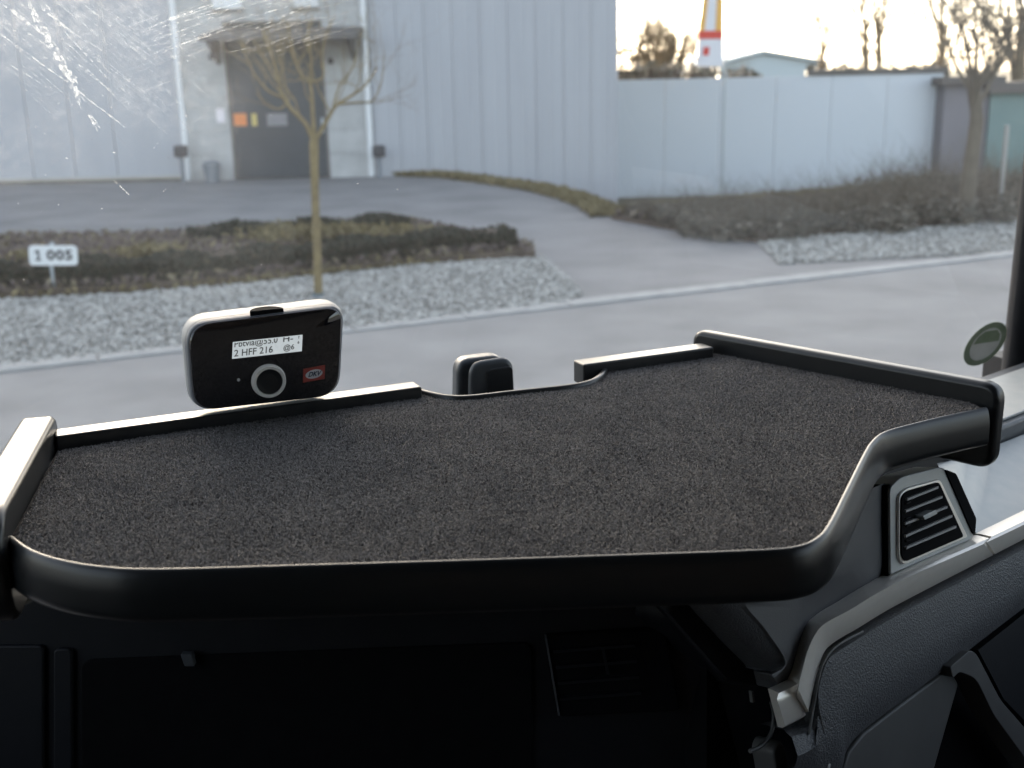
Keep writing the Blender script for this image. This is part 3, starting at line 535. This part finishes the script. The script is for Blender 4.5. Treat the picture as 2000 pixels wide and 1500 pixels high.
for x0, y0, x1, y1, w_ in [(0, 66, 130, 160, 3), (128, 158, 245, 250, 4), (60, 0, 150, 70, 4), (75, 5, 235, 180, 2.5), (20, 15, 100, 80, 4), (0, 5, 60, 50, 4), (90, 10, 130, 60, 4), (285, 58, 350, 28, 4), (300, 50, 420, 5, 4), (220, 350, 252, 380, 3), (280, 62, 470, 12, 3), (330, 95, 480, 45, 3)]: streak(s2, x0, y0, x1, y1, w_ * .7, 8)
for i in range(190):
    x0, y0 = rng.uniform(-30, 260), rng.uniform(-40, 130) ; L = rng.uniform(25, 130) * (1 if rng.random() < .8 else 1.8); a = R(rng.normal(39, 4)); streak(s3 if rng.random() < .7 else s2, x0, y0, x0 + L * math.cos(a), y0 + L * math.sin(a), rng.uniform(.4, 1.0), 4)
for i in range(120):
    x0, y0 = rng.uniform(270, 560), rng.uniform(-20, 110); L = rng.uniform(30, 160); a = R(rng.normal(-19, 4)); streak(s3 if rng.random() < .7 else s2, x0, y0 + (560 - x0) * .05, x0 + L * math.cos(a), y0 + (560 - x0) * .05 + L * math.sin(a), rng.uniform(.5, 1.5), 4)
for i in range(40):
    x0, y0 = rng.uniform(180, 420), rng.uniform(0, 250); L = rng.uniform(30, 120); a = R(rng.choice([40, 45, -20])); streak(s3, x0, y0, x0 + L * math.cos(a), y0 + L * math.sin(a), rng.uniform(.7, 1.5), 4)
for i in range(170):
    x0, y0 = (rng.uniform(0, 420), rng.uniform(0, 420)) if rng.random() < .75 else (rng.uniform(0, 900), rng.uniform(0, 560)); d = rng.uniform(.6, 2.0); streak(s2 if rng.random() < .5 else s1, x0, y0, x0 + d * rng.uniform(.8, 2.5), y0 + d * rng.uniform(-.5, 2), d * 1.2, 2, 0)
s1.build('scratch', sc1, screen, kind='stuff'); s2.build('scratch', sc2, screen, kind='stuff'); s3.build('scratch', sc3, screen, kind='stuff')
# shell of the cab
pb, pt = PL(1984, 815, WB, WN), PL(2052, 250, WB, WN)
MB().tube([pb + (pb - pt) * .1, pb, pt, pt + (pt - pb) * .5], [.06, .035, .034, .034], 12).build('windscreen_pillar', M['darkplastic'], van, smooth=60)
pf_ = [PL(x, y_, WB - WN * .01, WN) for x, y_ in [(1948, 806), (1962, 748), (1985, 738), (2120, 700), (2120, 800)]]; MB().prism(pf_, E2 * .05).build('pillar_foot', M['sensorgrey'], van, bevel=.008)
A0, A1, B0, ZR, ZF = -1.12, 1.74, -1.3, 2.62, .75
MB().box(vab(A0, B0, ZR), E1 * (A1 - A0), E2 * 2.35, EZ * .05).build('roof_lining', M['lining'], van)
MB().box(vab(A0, B0 - .05, ZF), E1 * (A1 - A0), E2 * .05, EZ * (ZR - ZF)).build('rear_wall', M['seatcloth'], van)
MB().box(vab(A0, B0, ZF - .05), E1 * (A1 - A0), E2 * 2.8, EZ * .05).build('floor', M['darkplastic'], van)
for a, sg_ in ((A1, 1), (A0, -1)):
    d = MB(); wgt = E1 * .05 * sg_
    d.box(vab(a, B0, ZF), wgt, E2 * 2.9, EZ * .70); bw = -.9 if sg_ > 0 else .35; d.box(vab(a, B0, 1.452), wgt, E2 * (bw - B0), EZ * (ZR - 1.452)); d.box(vab(a, bw + .002, 2.5), wgt, E2 * (1.45 - bw), EZ * .12)
    dd = d.build('door', M['darkplastic'], van); MB().add([vab(a + .02 * sg_, bw, 1.45), vab(a + .02 * sg_, 1.55, 1.45), vab(a + .02 * sg_, 1.15, 2.5), vab(a + .02 * sg_, bw, 2.5)], [(0, 1, 2, 3)]).build('side_window', glass_mat('side_glass'), dd)
# dash frames
RO = Z(1600, 1205, 1.46); RD = unit(Z(2000, 1010, 1.46) - RO); RN = unit((RD[1], -RD[0], .25))
def rp(x, y, off=0.): return PL(x, y, RO + RN * off, RN)                     # on the right dash face, off = proud of it
def z7(zx, zy): return (1300 + zx / 2.857, 1000 + zy / 2.857)
def z6(zx, zy): return (1300 + zx / 2.857, 600 + zy / 2.857)
FY = np.array([0, 1.05, 0.]); FN = np.array([0, -1., .12]); FN = FN / np.linalg.norm(FN)
def fp(x, y, off=0.): return PL(x, y, FY + EZ * 1.5 + FN * off, FN)
dtop = MB().prism([vab(A0, 1.12, 1.34), (-.6, 1.12, 1.34), (.25, 1.12, 1.34), tuple(rp(1740, 960, -.05)[:2]) + (1.34,), tuple(rp(1990, 990, -.06)[:2]) + (1.34,), vab(A1, 1.0, 1.34), vab(A1, 1.5, 1.34), vab(A0, 1.5, 1.34)], (0, 0, .06))
dtop.build('dash_top', M['darkplastic'], van, bevel=.01)
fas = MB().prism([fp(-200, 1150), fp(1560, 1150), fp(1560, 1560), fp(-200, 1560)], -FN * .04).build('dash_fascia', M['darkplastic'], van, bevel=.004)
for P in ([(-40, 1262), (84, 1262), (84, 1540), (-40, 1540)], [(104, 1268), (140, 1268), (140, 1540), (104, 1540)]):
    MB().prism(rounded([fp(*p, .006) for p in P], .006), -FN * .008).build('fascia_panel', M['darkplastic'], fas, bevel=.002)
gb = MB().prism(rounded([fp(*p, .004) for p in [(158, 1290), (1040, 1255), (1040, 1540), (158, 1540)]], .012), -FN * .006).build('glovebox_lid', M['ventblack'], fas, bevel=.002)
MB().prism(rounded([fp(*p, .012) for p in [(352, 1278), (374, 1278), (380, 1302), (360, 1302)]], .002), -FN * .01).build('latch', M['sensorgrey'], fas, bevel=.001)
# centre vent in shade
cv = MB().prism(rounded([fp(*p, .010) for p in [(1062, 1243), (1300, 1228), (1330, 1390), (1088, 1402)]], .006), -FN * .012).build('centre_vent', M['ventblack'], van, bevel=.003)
for i in range(4):
    y0 = 1272 + i * 31; MB().box(fp(1082 + i * 4, y0 + 4, .016), fp(1240 + i * 4, y0 - 8, .016) - fp(1082 + i * 4, y0 + 4, .016), FN * -.012, EZ * .003).build('slat', M['darkplastic'], cv)
MB().box(fp(1175, 1268, .018), fp(1185, 1318, .018) - fp(1175, 1268, .018), FN * -.008, np.array([.003, 0, 0])).build('vent_lever', M['darkplastic'], cv)
MB().box(fp(1064, 1246, .013), fp(1090, 1398, .013) - fp(1064, 1246, .013), FN * -.01, np.array([.002, 0, 0])).build('vent_edge', M['sensorgrey'], cv)
# dash corner with facets
K3 = [(1245, -170), (1245, 60), (1245, 345), (1010, 490), (855, 583), (770, 730), (708, 925), (640, 968)]
K2 = [(1120, -120), (1110, 60), (1080, 290), (900, 420), (800, 520), (742, 650), (690, 830), (610, 930)]
K1 = [(930, -20), (850, 120), (700, 250), (560, 380), (395, 480), (540, 660), (668, 838), (590, 905)]
K0 = [(700, 60), (600, 160), (450, 250), (300, 370), (215, 470), (390, 690), (562, 868), (572, 895)]
def kc(K, off): return catmull([rp(*z7(*p), off) for p in K], 6)
c3, c2_, c2a, c1b, c1, c0 = kc(K3, -.010), kc(K2, .004), kc([np.array(a) * .82 + np.array(b) * .18 for a, b in zip(K2, K1)], .0065), kc([np.array(a) * .1 + np.array(b) * .9 for a, b in zip(K2, K1)], .0062), kc(K1, .003), kc(K0, -.012)
dcn = MB().loft([[p - RN * .03 for p in c3], c3, c2_, c2a, c1b, c1]).build('dash_corner', M['fineleather'], van, smooth=35)
MB().loft([c1, [a * .9 + b * .1 + RN * .001 for a, b in zip(c1, c0)], [a * .1 + b * .9 + RN * .003 for a, b in zip(c1, c0)], c0, [p - RN * .03 for p in c0]]).build('corner_edge', M['leather'], dcn, smooth=40)
bq = [c3[-1], c2_[-1], c1[-1], c0[-1]]; MB().prism(bq + [rp(*z7(590, 988), -.02), rp(*z7(690, 940), -.012)], -RN * .02).build('corner_foot', M['fineleather'], dcn, bevel=.002)
# dark wedge left of the corner, running under the table
wdg = MB().prism([rp(*z7(40, 430), -.045), rp(*z7(240, 430), -.04), rp(*z7(590, 870), -.035), rp(*z7(600, 1010), -.04), rp(*z7(330, 950), -.06), rp(*z7(0, 600), -.06)], -RN * .05); wdg.build('corner_wedge', M['darkplastic'], van, bevel=.006)
MB().tube([rp(*z7(-60, 500), -.05), rp(*z7(180, 770), -.05), rp(*z7(330, 940), -.05)], .003, 8).build('wedge_edge', M['darkplastic'], van, smooth=60)
# backing behind the whole right face
MB().prism([rp(1380, 1180, -.07), rp(1735, 960, -.07), rp(2150, 930, -.07), rp(2250, 1700, -.07), rp(1380, 1700, -.07)], -RN * .03).build('dash_core', M['ventblack'], van)
# silver strip
up_ = [z7(*p) for p in [(710, 930), (760, 750), (800, 640), (850, 590), (1000, 500), (1250, 350), (1740, 130)]]
rg_ = [z7(*p) for p in [(738, 990), (785, 800), (832, 690), (890, 622), (1030, 545), (1280, 400), (1775, 178)]]
lo_ = [z7(*p) for p in [(765, 1120), (800, 950), (845, 800), (905, 735), (1040, 655), (1260, 525), (1795, 246)]]
def band(U, G, L, h=.020, nn=6, dep=.012):
    U = [rp(*p, .0) for p in U]; G3 = [rp(*p, h) for p in G]; L3 = [rp(*p, .0) for p in L]
    U2 = [u_ * .75 + g_ * .25 + RN * h * .62 for u_, g_ in zip(U, G3)]; Gl = [g_ * .8 + l_ * .2 + RN * h * .13 for g_, l_ in zip(G3, L3)]; L2 = [l_ * .88 + g_ * .12 + RN * h * .4 for l_, g_ in zip(L3, G3)]; Gu = [g_ * .82 + u_ * .18 + RN * h * .12 for g_, u_ in zip(G3, U)]
    rows = [[p - RN * dep for p in U], U, U2, Gu, G3, Gl, L2, L3, [p - RN * dep for p in L3]]; rows = [catmull(r_, nn) for r_ in rows]
    return MB().loft(rows, caps=True)
trim = band(up_, rg_, lo_).build('silver_strip', M['silver'], van, smooth=50)
up2, rg2, lo2 = [z7(*p) for p in [(1756, 122), (2000, 5), (2300, -140)]], [z7(*p) for p in [(1790, 170), (2000, 70), (2300, -75)]], [z7(*p) for p in [(1806, 240), (2000, 140), (2300, -10)]]
band(up2, rg2, lo2).build('silver_strip', M['silver'], van, smooth=50)
ec = MB(); cap_u, cap_r, cap_l = [z7(*p) for p in [(597, 992), (650, 968), (706, 940)]], [z7(*p) for p in [(622, 1048), (680, 1020), (735, 996)]], [z7(*p) for p in [(652, 1205), (710, 1178), (768, 1145)]]
band(cap_u, cap_r, cap_l, .010, 3, .006).build('strip_end_cap', M['silver'], trim, smooth=50)
# corner air vent
av = thing('x', '', ''); bpy.data.objects.remove(av)
vf = MB(); outer = [rp(*z6(*p), .004) for p in [(1252, 1010), (1310, 948), (1530, 890), (1572, 905), (1722, 1262), (1700, 1300), (1256, 1494)]]; outer = rounded(outer, [.006, .012, .012, .008, .004, .004, .003])
vent = MB().prism(outer, -RN * .03).build('air_vent', M['palesilver'], van, bevel=.002)
inner = rounded([rp(*z6(*p), .0075) for p in [(1302, 1050), (1345, 1010), (1533, 958), (1690, 1282), (1330, 1440), (1302, 1400)]], [.01, .012, .006, .004, .01, .01])
MB().prism(inner, -RN * .006).build('vent_frame', M['silver'], vent, bevel=.0015)
inn2 = rounded([rp(*z6(*p), .0095) for p in [(1318, 1060), (1350, 1026), (1526, 976), (1664, 1280), (1338, 1420), (1318, 1385)]], [.008, .01, .005, .004, .008, .008])
MB().prism(inn2, -RN * .004).build('vent_opening', M['ventblack'], vent)
for a, b in [((1350, 1080), (1522, 1012)), ((1342, 1146), (1545, 1066)), ((1340, 1215), (1572, 1122)), ((1340, 1285), (1600, 1172)), ((1345, 1350), (1622, 1232))]:
    p, q = rp(*z6(*a), .012), rp(*z6(*b), .012); MB().box(p, q - p, -RN * .004, EZ * .0028).build('slat', M['slatgrey'], vent)
for k in range(7):
    p = rp(*z6(1345, 1100 + k * 42), .0115); MB().box(p, RD * .008, -RN * .003, EZ * .0016).build('scale_mark', M['darkplastic'], vent)
kp = [rp(*z6(*p), .02) for p in [(1436, 1165), (1508, 1130), (1520, 1152), (1448, 1188)]]; MB().prism(rounded(kp, .002), -RN * .012).build('vent_lever', M['palesilver'], vent, bevel=.002)
MB().prism(rounded([rp(*z6(*p), .006) for p in [(1562, 905), (1622, 928), (1735, 1180), (1728, 1268), (1716, 1262)]], .003), -RN * .035).build('vent_side', M['ventblack'], vent, bevel=.002)
MB().prism([rp(*z6(*p), .001) for p in [(1238, 1000), (1250, 990), (1252, 1500), (1240, 1500)]], -RN * .02).build('vent_gap', M['ventblack'], vent)
# pale dash end between vent and windscreen pillar, and the dark ledge above it
e_lo = [rp(*z6(1560, 960), -.014), rp(*z6(1650, 1130), -.012), rp(*z6(1735, 1262), -.006), rp(2000, 1001, -.004), rp(2200, 905, -.004)]
e_hi = [Z(1830, 905, 1.492), Z(1890, 888, 1.492), Z(1940, 872, 1.492), Z(2000, 848, 1.492), Z(2200, 770, 1.492)]
MB().loft([[p - EZ * .03 for p in e_lo], e_lo, e_hi, [p - EZ * .03 for p in e_hi]]).build('dash_end_cover', M['palesilver'], van, smooth=40)
l0, l1 = Z(1850, 912, 1.488), Z(2200, 765, 1.488); ld = unit(np.cross(EZ, l1 - l0))
led = MB().box(l0 - EZ * .10, l1 - l0, ld * .16, EZ * .126).build('dash_ledge', M['sensorgrey'], van, bevel=.006)
MB().box(l0 + EZ * .0265 + ld * .012, l1 - l0, ld * .12, EZ * .004).build('ledge_lit_top', M['palesilver'], led, bevel=.001)  # skylight on the ledge's top, put in as a thin paler slab
# grained lower panel and the bin under it
top_l = [z7(*p) for p in [(660, 1215), (800, 1150), (812, 950), (855, 800), (912, 745), (1045, 662), (1262, 532), (1800, 250), (2000, 150), (2300, 0)]]
bot_l = [z7(*p) for p in [(700, 1450), (960, 1450), (1010, 1330), (1100, 1222), (1340, 1040), (1580, 862), (1700, 765), (2000, 535), (2300, 310)]]
gp = MB(); T = catmull([rp(*p, -.004) for p in top_l], 5); T2 = catmull([rp(*(np.array(p) + (6, 7)), .006) for p in top_l], 5); T3 = catmull([rp(*(np.array(p) + (15, 14)), .012) for p in top_l], 5); Bt = catmull([rp(*bot_l[0], .01)] + [rp(*p, .010) for p in bot_l], 5); nB = len(T)
Bt = [np.array([np.interp(t, np.linspace(0, 1, len(Bt)), [q[c] for q in Bt]) for c in range(3)]) for t in np.linspace(0, 1, nB)]
md = [a * .5 + b * .5 + RN * .008 for a, b in zip(T3, Bt)]; md2 = [a * .15 + b * .85 + RN * .004 for a, b in zip(T3, Bt)]
gp.loft([[p - RN * .03 for p in T], T, T2, T3, md, md2, Bt, [p - RN * .03 for p in Bt]]).build('grained_panel', M['leather'], van, smooth=40)
hl_ = [rp(*z7(*p), .0135) for p in [(800, 1240), (850, 940), (890, 822), (960, 742), (1100, 665)]]; MB().tube(catmull(hl_, 5), .0016, 6).build('edge_highlight', M['greyplastic'], van, smooth=60)  # highlight along the panel's bulging edge, put in as a thin paler tube
MB().prism([rp(*z7(*p), .004) for p in [(985, 1450), (1022, 1335), (1108, 1230), (1345, 1048), (1585, 868), (1640, 960), (1500, 1450)]], -RN * .02).build('bin_front', M['greyplastic'], van, bevel=.004)
MB().prism([rp(*z7(*p), -.03) for p in [(1400, 1450), (1500, 1000), (1640, 880), (2300, 300), (2300, 1700)]], -RN * .01).build('bin_recess', M['ventblack'], van)
hd = MB().prism(rounded([rp(*z7(*p), .022) for p in [(1590, 865), (1700, 770), (1735, 790), (1870, 1050), (2150, 1370), (2150, 1570), (1830, 1130), (1735, 930), (1640, 890), (1605, 930)]], [.002, .006, .012, .012, .01, .01, .01, .012, .01, .004]), -RN * .03).build('bin_handle', M['greyplastic'], van, bevel=.004)
MB().prism([rp(*z7(*p), .0) for p in [(1745, 770), (2300, 330), (2300, 1480), (1885, 1040)]], -RN * .02).build('side_panel', M['darkplastic'], van)
MB().prism(rounded([rp(*z7(*p), .014) for p in [(925, 1205), (932, 1205), (938, 1300), (915, 1450), (905, 1450), (918, 1300)]], .001), -RN * .02).build('panel_clip', M['slatgrey'], van)
lt = [rp(*z7(*p), -.012) for p in [(590, 1060), (605, 1130), (590, 1230), (540, 1300), (470, 1335)]]; MB().tube(catmull(lt, 6), .0022, 8).build('bin_edge', M['greyplastic'], van, smooth=60)
MB().prism(rounded([rp(*z7(*p), -.004) for p in [(600, 1330), (640, 1265), (680, 1330), (690, 1500), (630, 1500)]], .008), -RN * .03).build('lower_strip', M['greyplastic'], van, bevel=.006)
MB().prism([rp(*z7(*p), -.02) for p in [(480, 1000), (490, 1000), (500, 1060), (488, 1064)]], -RN * .004).build('trim_clip', M['greyplastic'], van)
# ------------------------------------------------------------------ dash table
tb = thing('dash_table', 'black carpet-topped dashboard table with rims and side rails, lying across the dash', 'table', (.05, 1.1, 1.60))
CZ = 1.63
front = [(20, 1055), (60, 1082), (120, 1102), (200, 1115), (310, 1120), (600, 1112), (900, 1103), (1200, 1093), (1480, 1083), (1560, 1075), (1600, 1057), (1623, 1028), (1652, 970), (1690, 893), (1706, 868), (1732, 849), (1800, 830), (1860, 816), (1925, 802)]
fp3 = catmull([Z(*p, CZ) for p in front], 5)
cut = [(1180, 716), (1181, 728), (1172, 740), (1130, 757), (1000, 772), (920, 781), (880, 781), (845, 775), (815, 769)]
cut3 = catmull([Z(*p, CZ) for p in cut], 4)
back_r = [Z(1895, 786, CZ), Z(1380, 688, CZ)]; left_ = [Z(112, 882, CZ)]
outline = fp3 + back_r + cut3 + left_
bd = MB().prism([p - EZ * .001 for p in outline], -EZ * .024).build('board', M['satin'], tb)
cp = MB().add([p + EZ * .0005 for p in outline], [tuple(range(len(outline)))]).build('carpet', M['carpetbase'], tb)
nF = 290000; q = scatter(outline, nF); q = q[np.all([inside(outline, q + np.array(o_)) for o_ in ((.003, 0), (-.003, 0), (0, .003), (0, -.003))], 0)]; nF = len(q); r_ = rng
th = r_.random(nF) * 6.283; lowf = .5 + .5 * np.sin(q[:, 0] * 23 + 2 * np.sin(q[:, 1] * 17)) * np.sin(q[:, 1] * 31 + 1.5 * np.sin(q[:, 0] * 29)); L_ = r_.uniform(.0018, .0042, nF); wd = r_.uniform(.00022, .00042, nF); hh = r_.uniform(.0003, .0022, nF) * (.75 + .5 * lowf)
d = np.c_[np.cos(th), np.sin(th), 0 * th]; nn = np.c_[-np.sin(th), np.cos(th), 0 * th]; bend = r_.normal(0, .0008, nF)
c = np.c_[q, CZ + .0005 + 0 * th]
A_ = c - d * L_[:, None] * .5; B_ = c + nn * bend[:, None] + EZ * hh[:, None]; C_ = c + d * L_[:, None] * .5 + EZ * (hh * r_.uniform(0, .8, nF))[:, None]
tl = np.c_[0 * th, 0 * th, r_.normal(0, .0003, nF)]
v = np.stack([A_ - nn * wd[:, None], A_ + nn * wd[:, None] + tl, B_ - nn * wd[:, None], B_ + nn * wd[:, None] + tl, C_ - nn * wd[:, None], C_ + nn * wd[:, None]], 1).reshape(-1, 3)
i0 = np.arange(nF)[:, None] * 6; f = np.concatenate([i0 + np.array([0, 1, 3, 2]), i0 + np.array([2, 3, 5, 4])])
link('carpet_pile', fast_mesh('carpet_pile', v - np.array(tb.location), f), M['carpet'], tb, kind='stuff')
def sweep(path, prof, closed=False):       # profile (outward, up) along a path; outward = right of travel
    P = np.array(path); d = np.gradient(P, axis=0); d[:, 2] = 0; d /= np.linalg.norm(d, axis=1)[:, None]; nn = np.c_[d[:, 1], -d[:, 0], 0 * d[:, 0]]
    rows = [[p + n_ * o_ + EZ * u_ for p, n_ in zip(P, nn)] for o_, u_ in prof]; return MB().loft(rows, caps=True, wrap=True)
rim = [(-.002, -.02), (-.002, .0035), (-.0005, .0042), (.0008, .0041), (.0022, .0032), (.0036, .001), (.0052, -.004), (.0066, -.010), (.0074, -.016), (.0078, -.030), (.0078, -.0345), (.0062, -.0385), (.001, -.040), (-.02, -.040), (-.02, -.022)]
sweep(fp3, rim).build('front_rim', M['satin'], tb, smooth=60)
lip = [(.004, -.022), (.004, .004), (.002, .006), (-.002, .006), (-.0035, .0045), (-.0035, -.024)]
c5 = catmull([Z(*p, CZ) for p in [(1178, 706), (1183, 720), (1172, 740), (1130, 757), (1000, 772), (920, 781), (880, 781), (845, 775), (812, 766), (790, 764)]], 6)
sweep(c5, lip).build('cutout_lip', M['rail'], tb, smooth=50)
for a0, a1 in ((.02, .430), (.648, .845)):
    MB().box(vab(a0, 1.230, CZ - .014), E1 * (a1 - a0), E2 * .029, EZ * .029).build('back_rail', M['rail'], tb, bevel=.0025, seg=3)
def rail_panel(pn, pf, th, z0, z1, rn, rf, m):
    pn, pf = np.array(pn), np.array(pf); d = unit(pf - pn); n_ = np.array([d[1], -d[0], 0]); L = np.linalg.norm(pf - pn)
    P = [(0, z0), (L, z0), (L, z1), (0, z1)]; P = rounded([np.array([a, b]) for a, b in P], [rn, rf, rf, rn], 8)
    return MB().prism([pn + d * a + EZ * b for a, b in P], n_ * th).build('side_rail', m, tb, bevel=.007, seg=4)
n0 = Z(1928, 795, CZ) * (1, 1, 0); f0 = Z(1350, 682, CZ) * (1, 1, 0)
rail_panel(n0 + unit(n0 - f0) * .012, f0, .022, 1.556, 1.657, .022, .018, M['satin'])
n1 = Z(22, 1052, CZ) * (1, 1, 0); f1 = Z(112, 868, CZ) * (1, 1, 0); dd_ = unit(f1 - n1)
pr = rail_panel(n1 - dd_ * .03, f1 + dd_ * .02, -.036, 1.556, 1.660, .04, .016, M['rail'])
br = [PL(x, y_, (0, .93, 0), TN) for x, y_ in [(26, 1150), (66, 1174), (48, 1183), (34, 1186)]]; MB().prism(br, (0, .006, 0)).build('bracket', M['bracket'], tb)
# ------------------------------------------------------------------ toll box
ER = unit(E1 * 1.0 + E2 * -.02); tilt = R(2); EU = unit(EZ * math.cos(tilt) - np.cross(EZ, ER) * -math.sin(tilt) * -1); EN = unit(np.cross(ER, EU))   # EN towards the cab
if EN @ (CAM - vab(.2, 1.2, 1.65)) < 0: EN = -EN
rollb = R(0); DP = vab(.2, 1.226, 1.647)
def dpl(x, y, off=0.): return PL(x, y, DP + EN * off, EN)
tbx = thing('toll_box', 'black glossy toll box with lit display and round button, standing on the left rail', 'toll device', dpl(515, 792) - EN * .02)
face = [(366, 622), (655, 588), (676, 612), (664, 765), (640, 776), (500, 796), (384, 800), (364, 770)]
face = [dpl(*p) for p in [(364, 634), (671, 596), (662, 772), (378, 804)]]
fo = rounded(face, [.027, .022, .027, .026], 10)
cen = sum(fo) / len(fo)
def inset(P, k, off): return [cen + (p - cen) * k + EN * off for p in P]
cs = MB(); rows = [inset(fo, .92, -.046), inset(fo, 1.0, -.045), inset(fo, 1.022, -.038), inset(fo, 1.038, -.022), inset(fo, 1.034, -.012), inset(fo, 1.026, -.0098)]; rows = [r_ + [r_[0]] for r_ in rows]
cs.loft(rows); b0 = len(cs.v); cs.add(inset(fo, .92, -.046), [tuple(range(len(fo)))]); cs.build('casing', M['casing'], tbx, smooth=50)
cf = MB(); rows = [inset(fo, 1.024, -.0098), inset(fo, 1.016, -.004), inset(fo, .996, -.001), inset(fo, .985, -.0008)]; rows = [r_ + [r_[0]] for r_ in rows]; cf.loft(rows); cf.build('bezel', M['casefront'], tbx, smooth=50)
fc = MB(); rows = [inset(fo, .99, -.003), inset(fo, .985, .0), inset(fo, .97, .0012), inset(fo, .6, .0016), inset(fo, .3, .0017)]; rows = [r_ + [r_[0]] for r_ in rows]; fc.loft(rows); fc.add(inset(fo, .3, .0017), [tuple(range(len(fo)))]); fpn = fc.build('front_panel', M['gloss'], tbx, smooth=40)
def quad(P, off, m, name, par, th=.0008): return MB().prism([dpl(x, y, off) for x, y in P], -EN * th).build(name, m, par)
scr = quad([(455, 668.5), (591, 654), (589.5, 686), (453.5, 701)], .0026, M['lcd'], 'display', tbx, .0012)
lu = unit(dpl(591, 654) - dpl(455, 668.5)); lv = unit(dpl(455, 668.5) - dpl(453.5, 701)); mm = np.linalg.norm(dpl(591, 654) - dpl(455, 668.5)) / 137.
def lcd_text(s, px, py, h, clip=None, sx=1.0): text_mb(s, h * mm, dpl(px, py, .0030), lu, lv, M['lcdtext'], 'display_text', scr, 0, .00012, clip, sx=sx, align='LEFT')
lcd_text('Pbtvia@55.0', 457, 673, 18, clip=3.2 * mm, sx=.92); lcd_text('2 HFF 216', 457, 691, 19, sx=.95); lcd_text('@6', 553, 680, 15, sx=1.0); lcd_text('H-', 552, 663, 17, clip=4 * mm, sx=1.2); lcd_text('6', 581, 669, 8); lcd_text('Y', 581, 659, 9, clip=2.2 * mm)
bc = dpl(525, 744, .0026); th_ = np.linspace(0, 2 * math.pi, 41)[:-1]
def disc(c, u_, v_, ra, rb): return [c + u_ * math.cos(t) * ra + v_ * math.sin(t) * rb for t in th_]
RB = 34.0 * mm * .97; fu, fv = ER, EU
ring = MB(); cl = lambda r_: r_ + [r_[0]]
ring.loft([cl(disc(bc - EN * .002, fu, fv, RB * 1.06, RB * 1.06)), cl(disc(bc + EN * .004, fu, fv, RB, RB)), cl(disc(bc + EN * .0055, fu, fv, RB * .96, RB * .96)), cl(disc(bc + EN * .0052, fu, fv, RB * .80, RB * .80)), cl(disc(bc + EN * .0015, fu, fv, RB * .77, RB * .77))]); ring.build('button_ring', M['ringm'], tbx, smooth=40)
bt = MB(); bt.loft([cl(disc(bc, fu, fv, RB * .77, RB * .77)), cl(disc(bc + EN * .004, fu, fv, RB * .765, RB * .765)), cl(disc(bc + EN * .003, fu, fv, RB * .5, RB * .5))]); bt.add(disc(bc + EN * .003, fu, fv, RB * .5, RB * .5), [tuple(range(40))]); bt.build('button', M['satin'], tbx, smooth=50)
lg = quad([(592.5, 721), (635, 713), (634, 740), (592, 747.5)], .0028, M['logored'], 'logo_plate', tbx, .001)
lc = dpl(613.5, 730.5, .0032); MB().prism(disc(lc, unit(lu + lv * .06), lv, 17.5 * mm, 9.2 * mm), -EN * .0004).build('logo_oval', M['logowhite'], lg)
text_mb('DKV', 13.5 * mm, lc + EN * .0003, unit(lu + lv * .04), lv, M['logoblue'], 'logo_letters', lg, 0, .00022, sx=.92, shear=.3)
ld_ = dpl(466, 742, .0024); MB().prism(disc(ld_, fu, fv, 3 * mm, 3 * mm), -EN * .001).build('status_lamp', M['ringm'], tbx)
# thumb notch on top of the casing
tc_ = dpl(522, 616, -.002); MB().prism([tc_ + ER * a - EN * b + EU * .0062 for a, b in [(-.0185, 0)] + [(-.0185 * math.cos(t), .019 * math.sin(t)) for t in np.linspace(.05, math.pi - .05, 14)] + [(.0185, 0)]], -EU * .008).build('release_button', M['ventblack'], tbx, bevel=.0015)
# ------------------------------------------------------------------ sensor on the dash, sticker
q0 = vab(.487 + .03, 1.30, 1.40); SN = unit(-E2 * .98 + E1 * -.1); q1 = PL(950, 768, q0, SN)
sr_ = thing('dash_sensor', 'dark rounded sensor pod on the dash beyond the table cutout', 'sensor', (q1[0], q1[1], 1.40))
def spl(x, y, off): return PL(x, y, q0 + SN * off, SN)
def pod(P, rad, off, dep, m, name, bev): MB().prism(rounded([spl(x, y, off) for x, y in P], rad, 8), -SN * dep).build(name, m, sr_, bevel=bev, seg=4)
pod([(888, 985), (894, 704), (985, 693), (1010, 985)], .018, -.016, .03, M['sensorgrey'], 'rear_shell', .008)
pod([(913, 985), (919, 710), (1003, 697), (1019, 985)], .018, .0, .014, M['sensorgrey'], 'front_shell', .007)
pod([(950, 985), (953, 722), (1002, 715), (1010, 985)], .006, .003, .004, M['rubber'], 'sensor_pad', .002)
stc = PL(1924, 672, WB + WN * .004 * (1 if WN @ (CAM - WB) > 0 else -1), WN); su_, sv_ = E1, WD
stk = thing('windscreen_sticker', 'round green and pale sticker in the lower right corner of the windscreen', 'sticker', stc)
sN = WN if WN @ (CAM - WB) > 0 else -WN
MB().prism(disc(stc, su_, sv_, .046, .046), sN * .0006).build('rim', M['green'], stk); MB().prism(disc(stc + sN * .0007, su_, sv_, .034, .034), sN * .0003).build('centre', M['stickmid'], stk)
MB().prism([stc + sN * .0011 + su_ * a + sv_ * b for a, b in [(-.030, .004), (.030, .004), (.026, .018), (.014, .029), (-.014, .029), (-.026, .018)]], sN * .0003).build('print_bar', M['green'], stk)
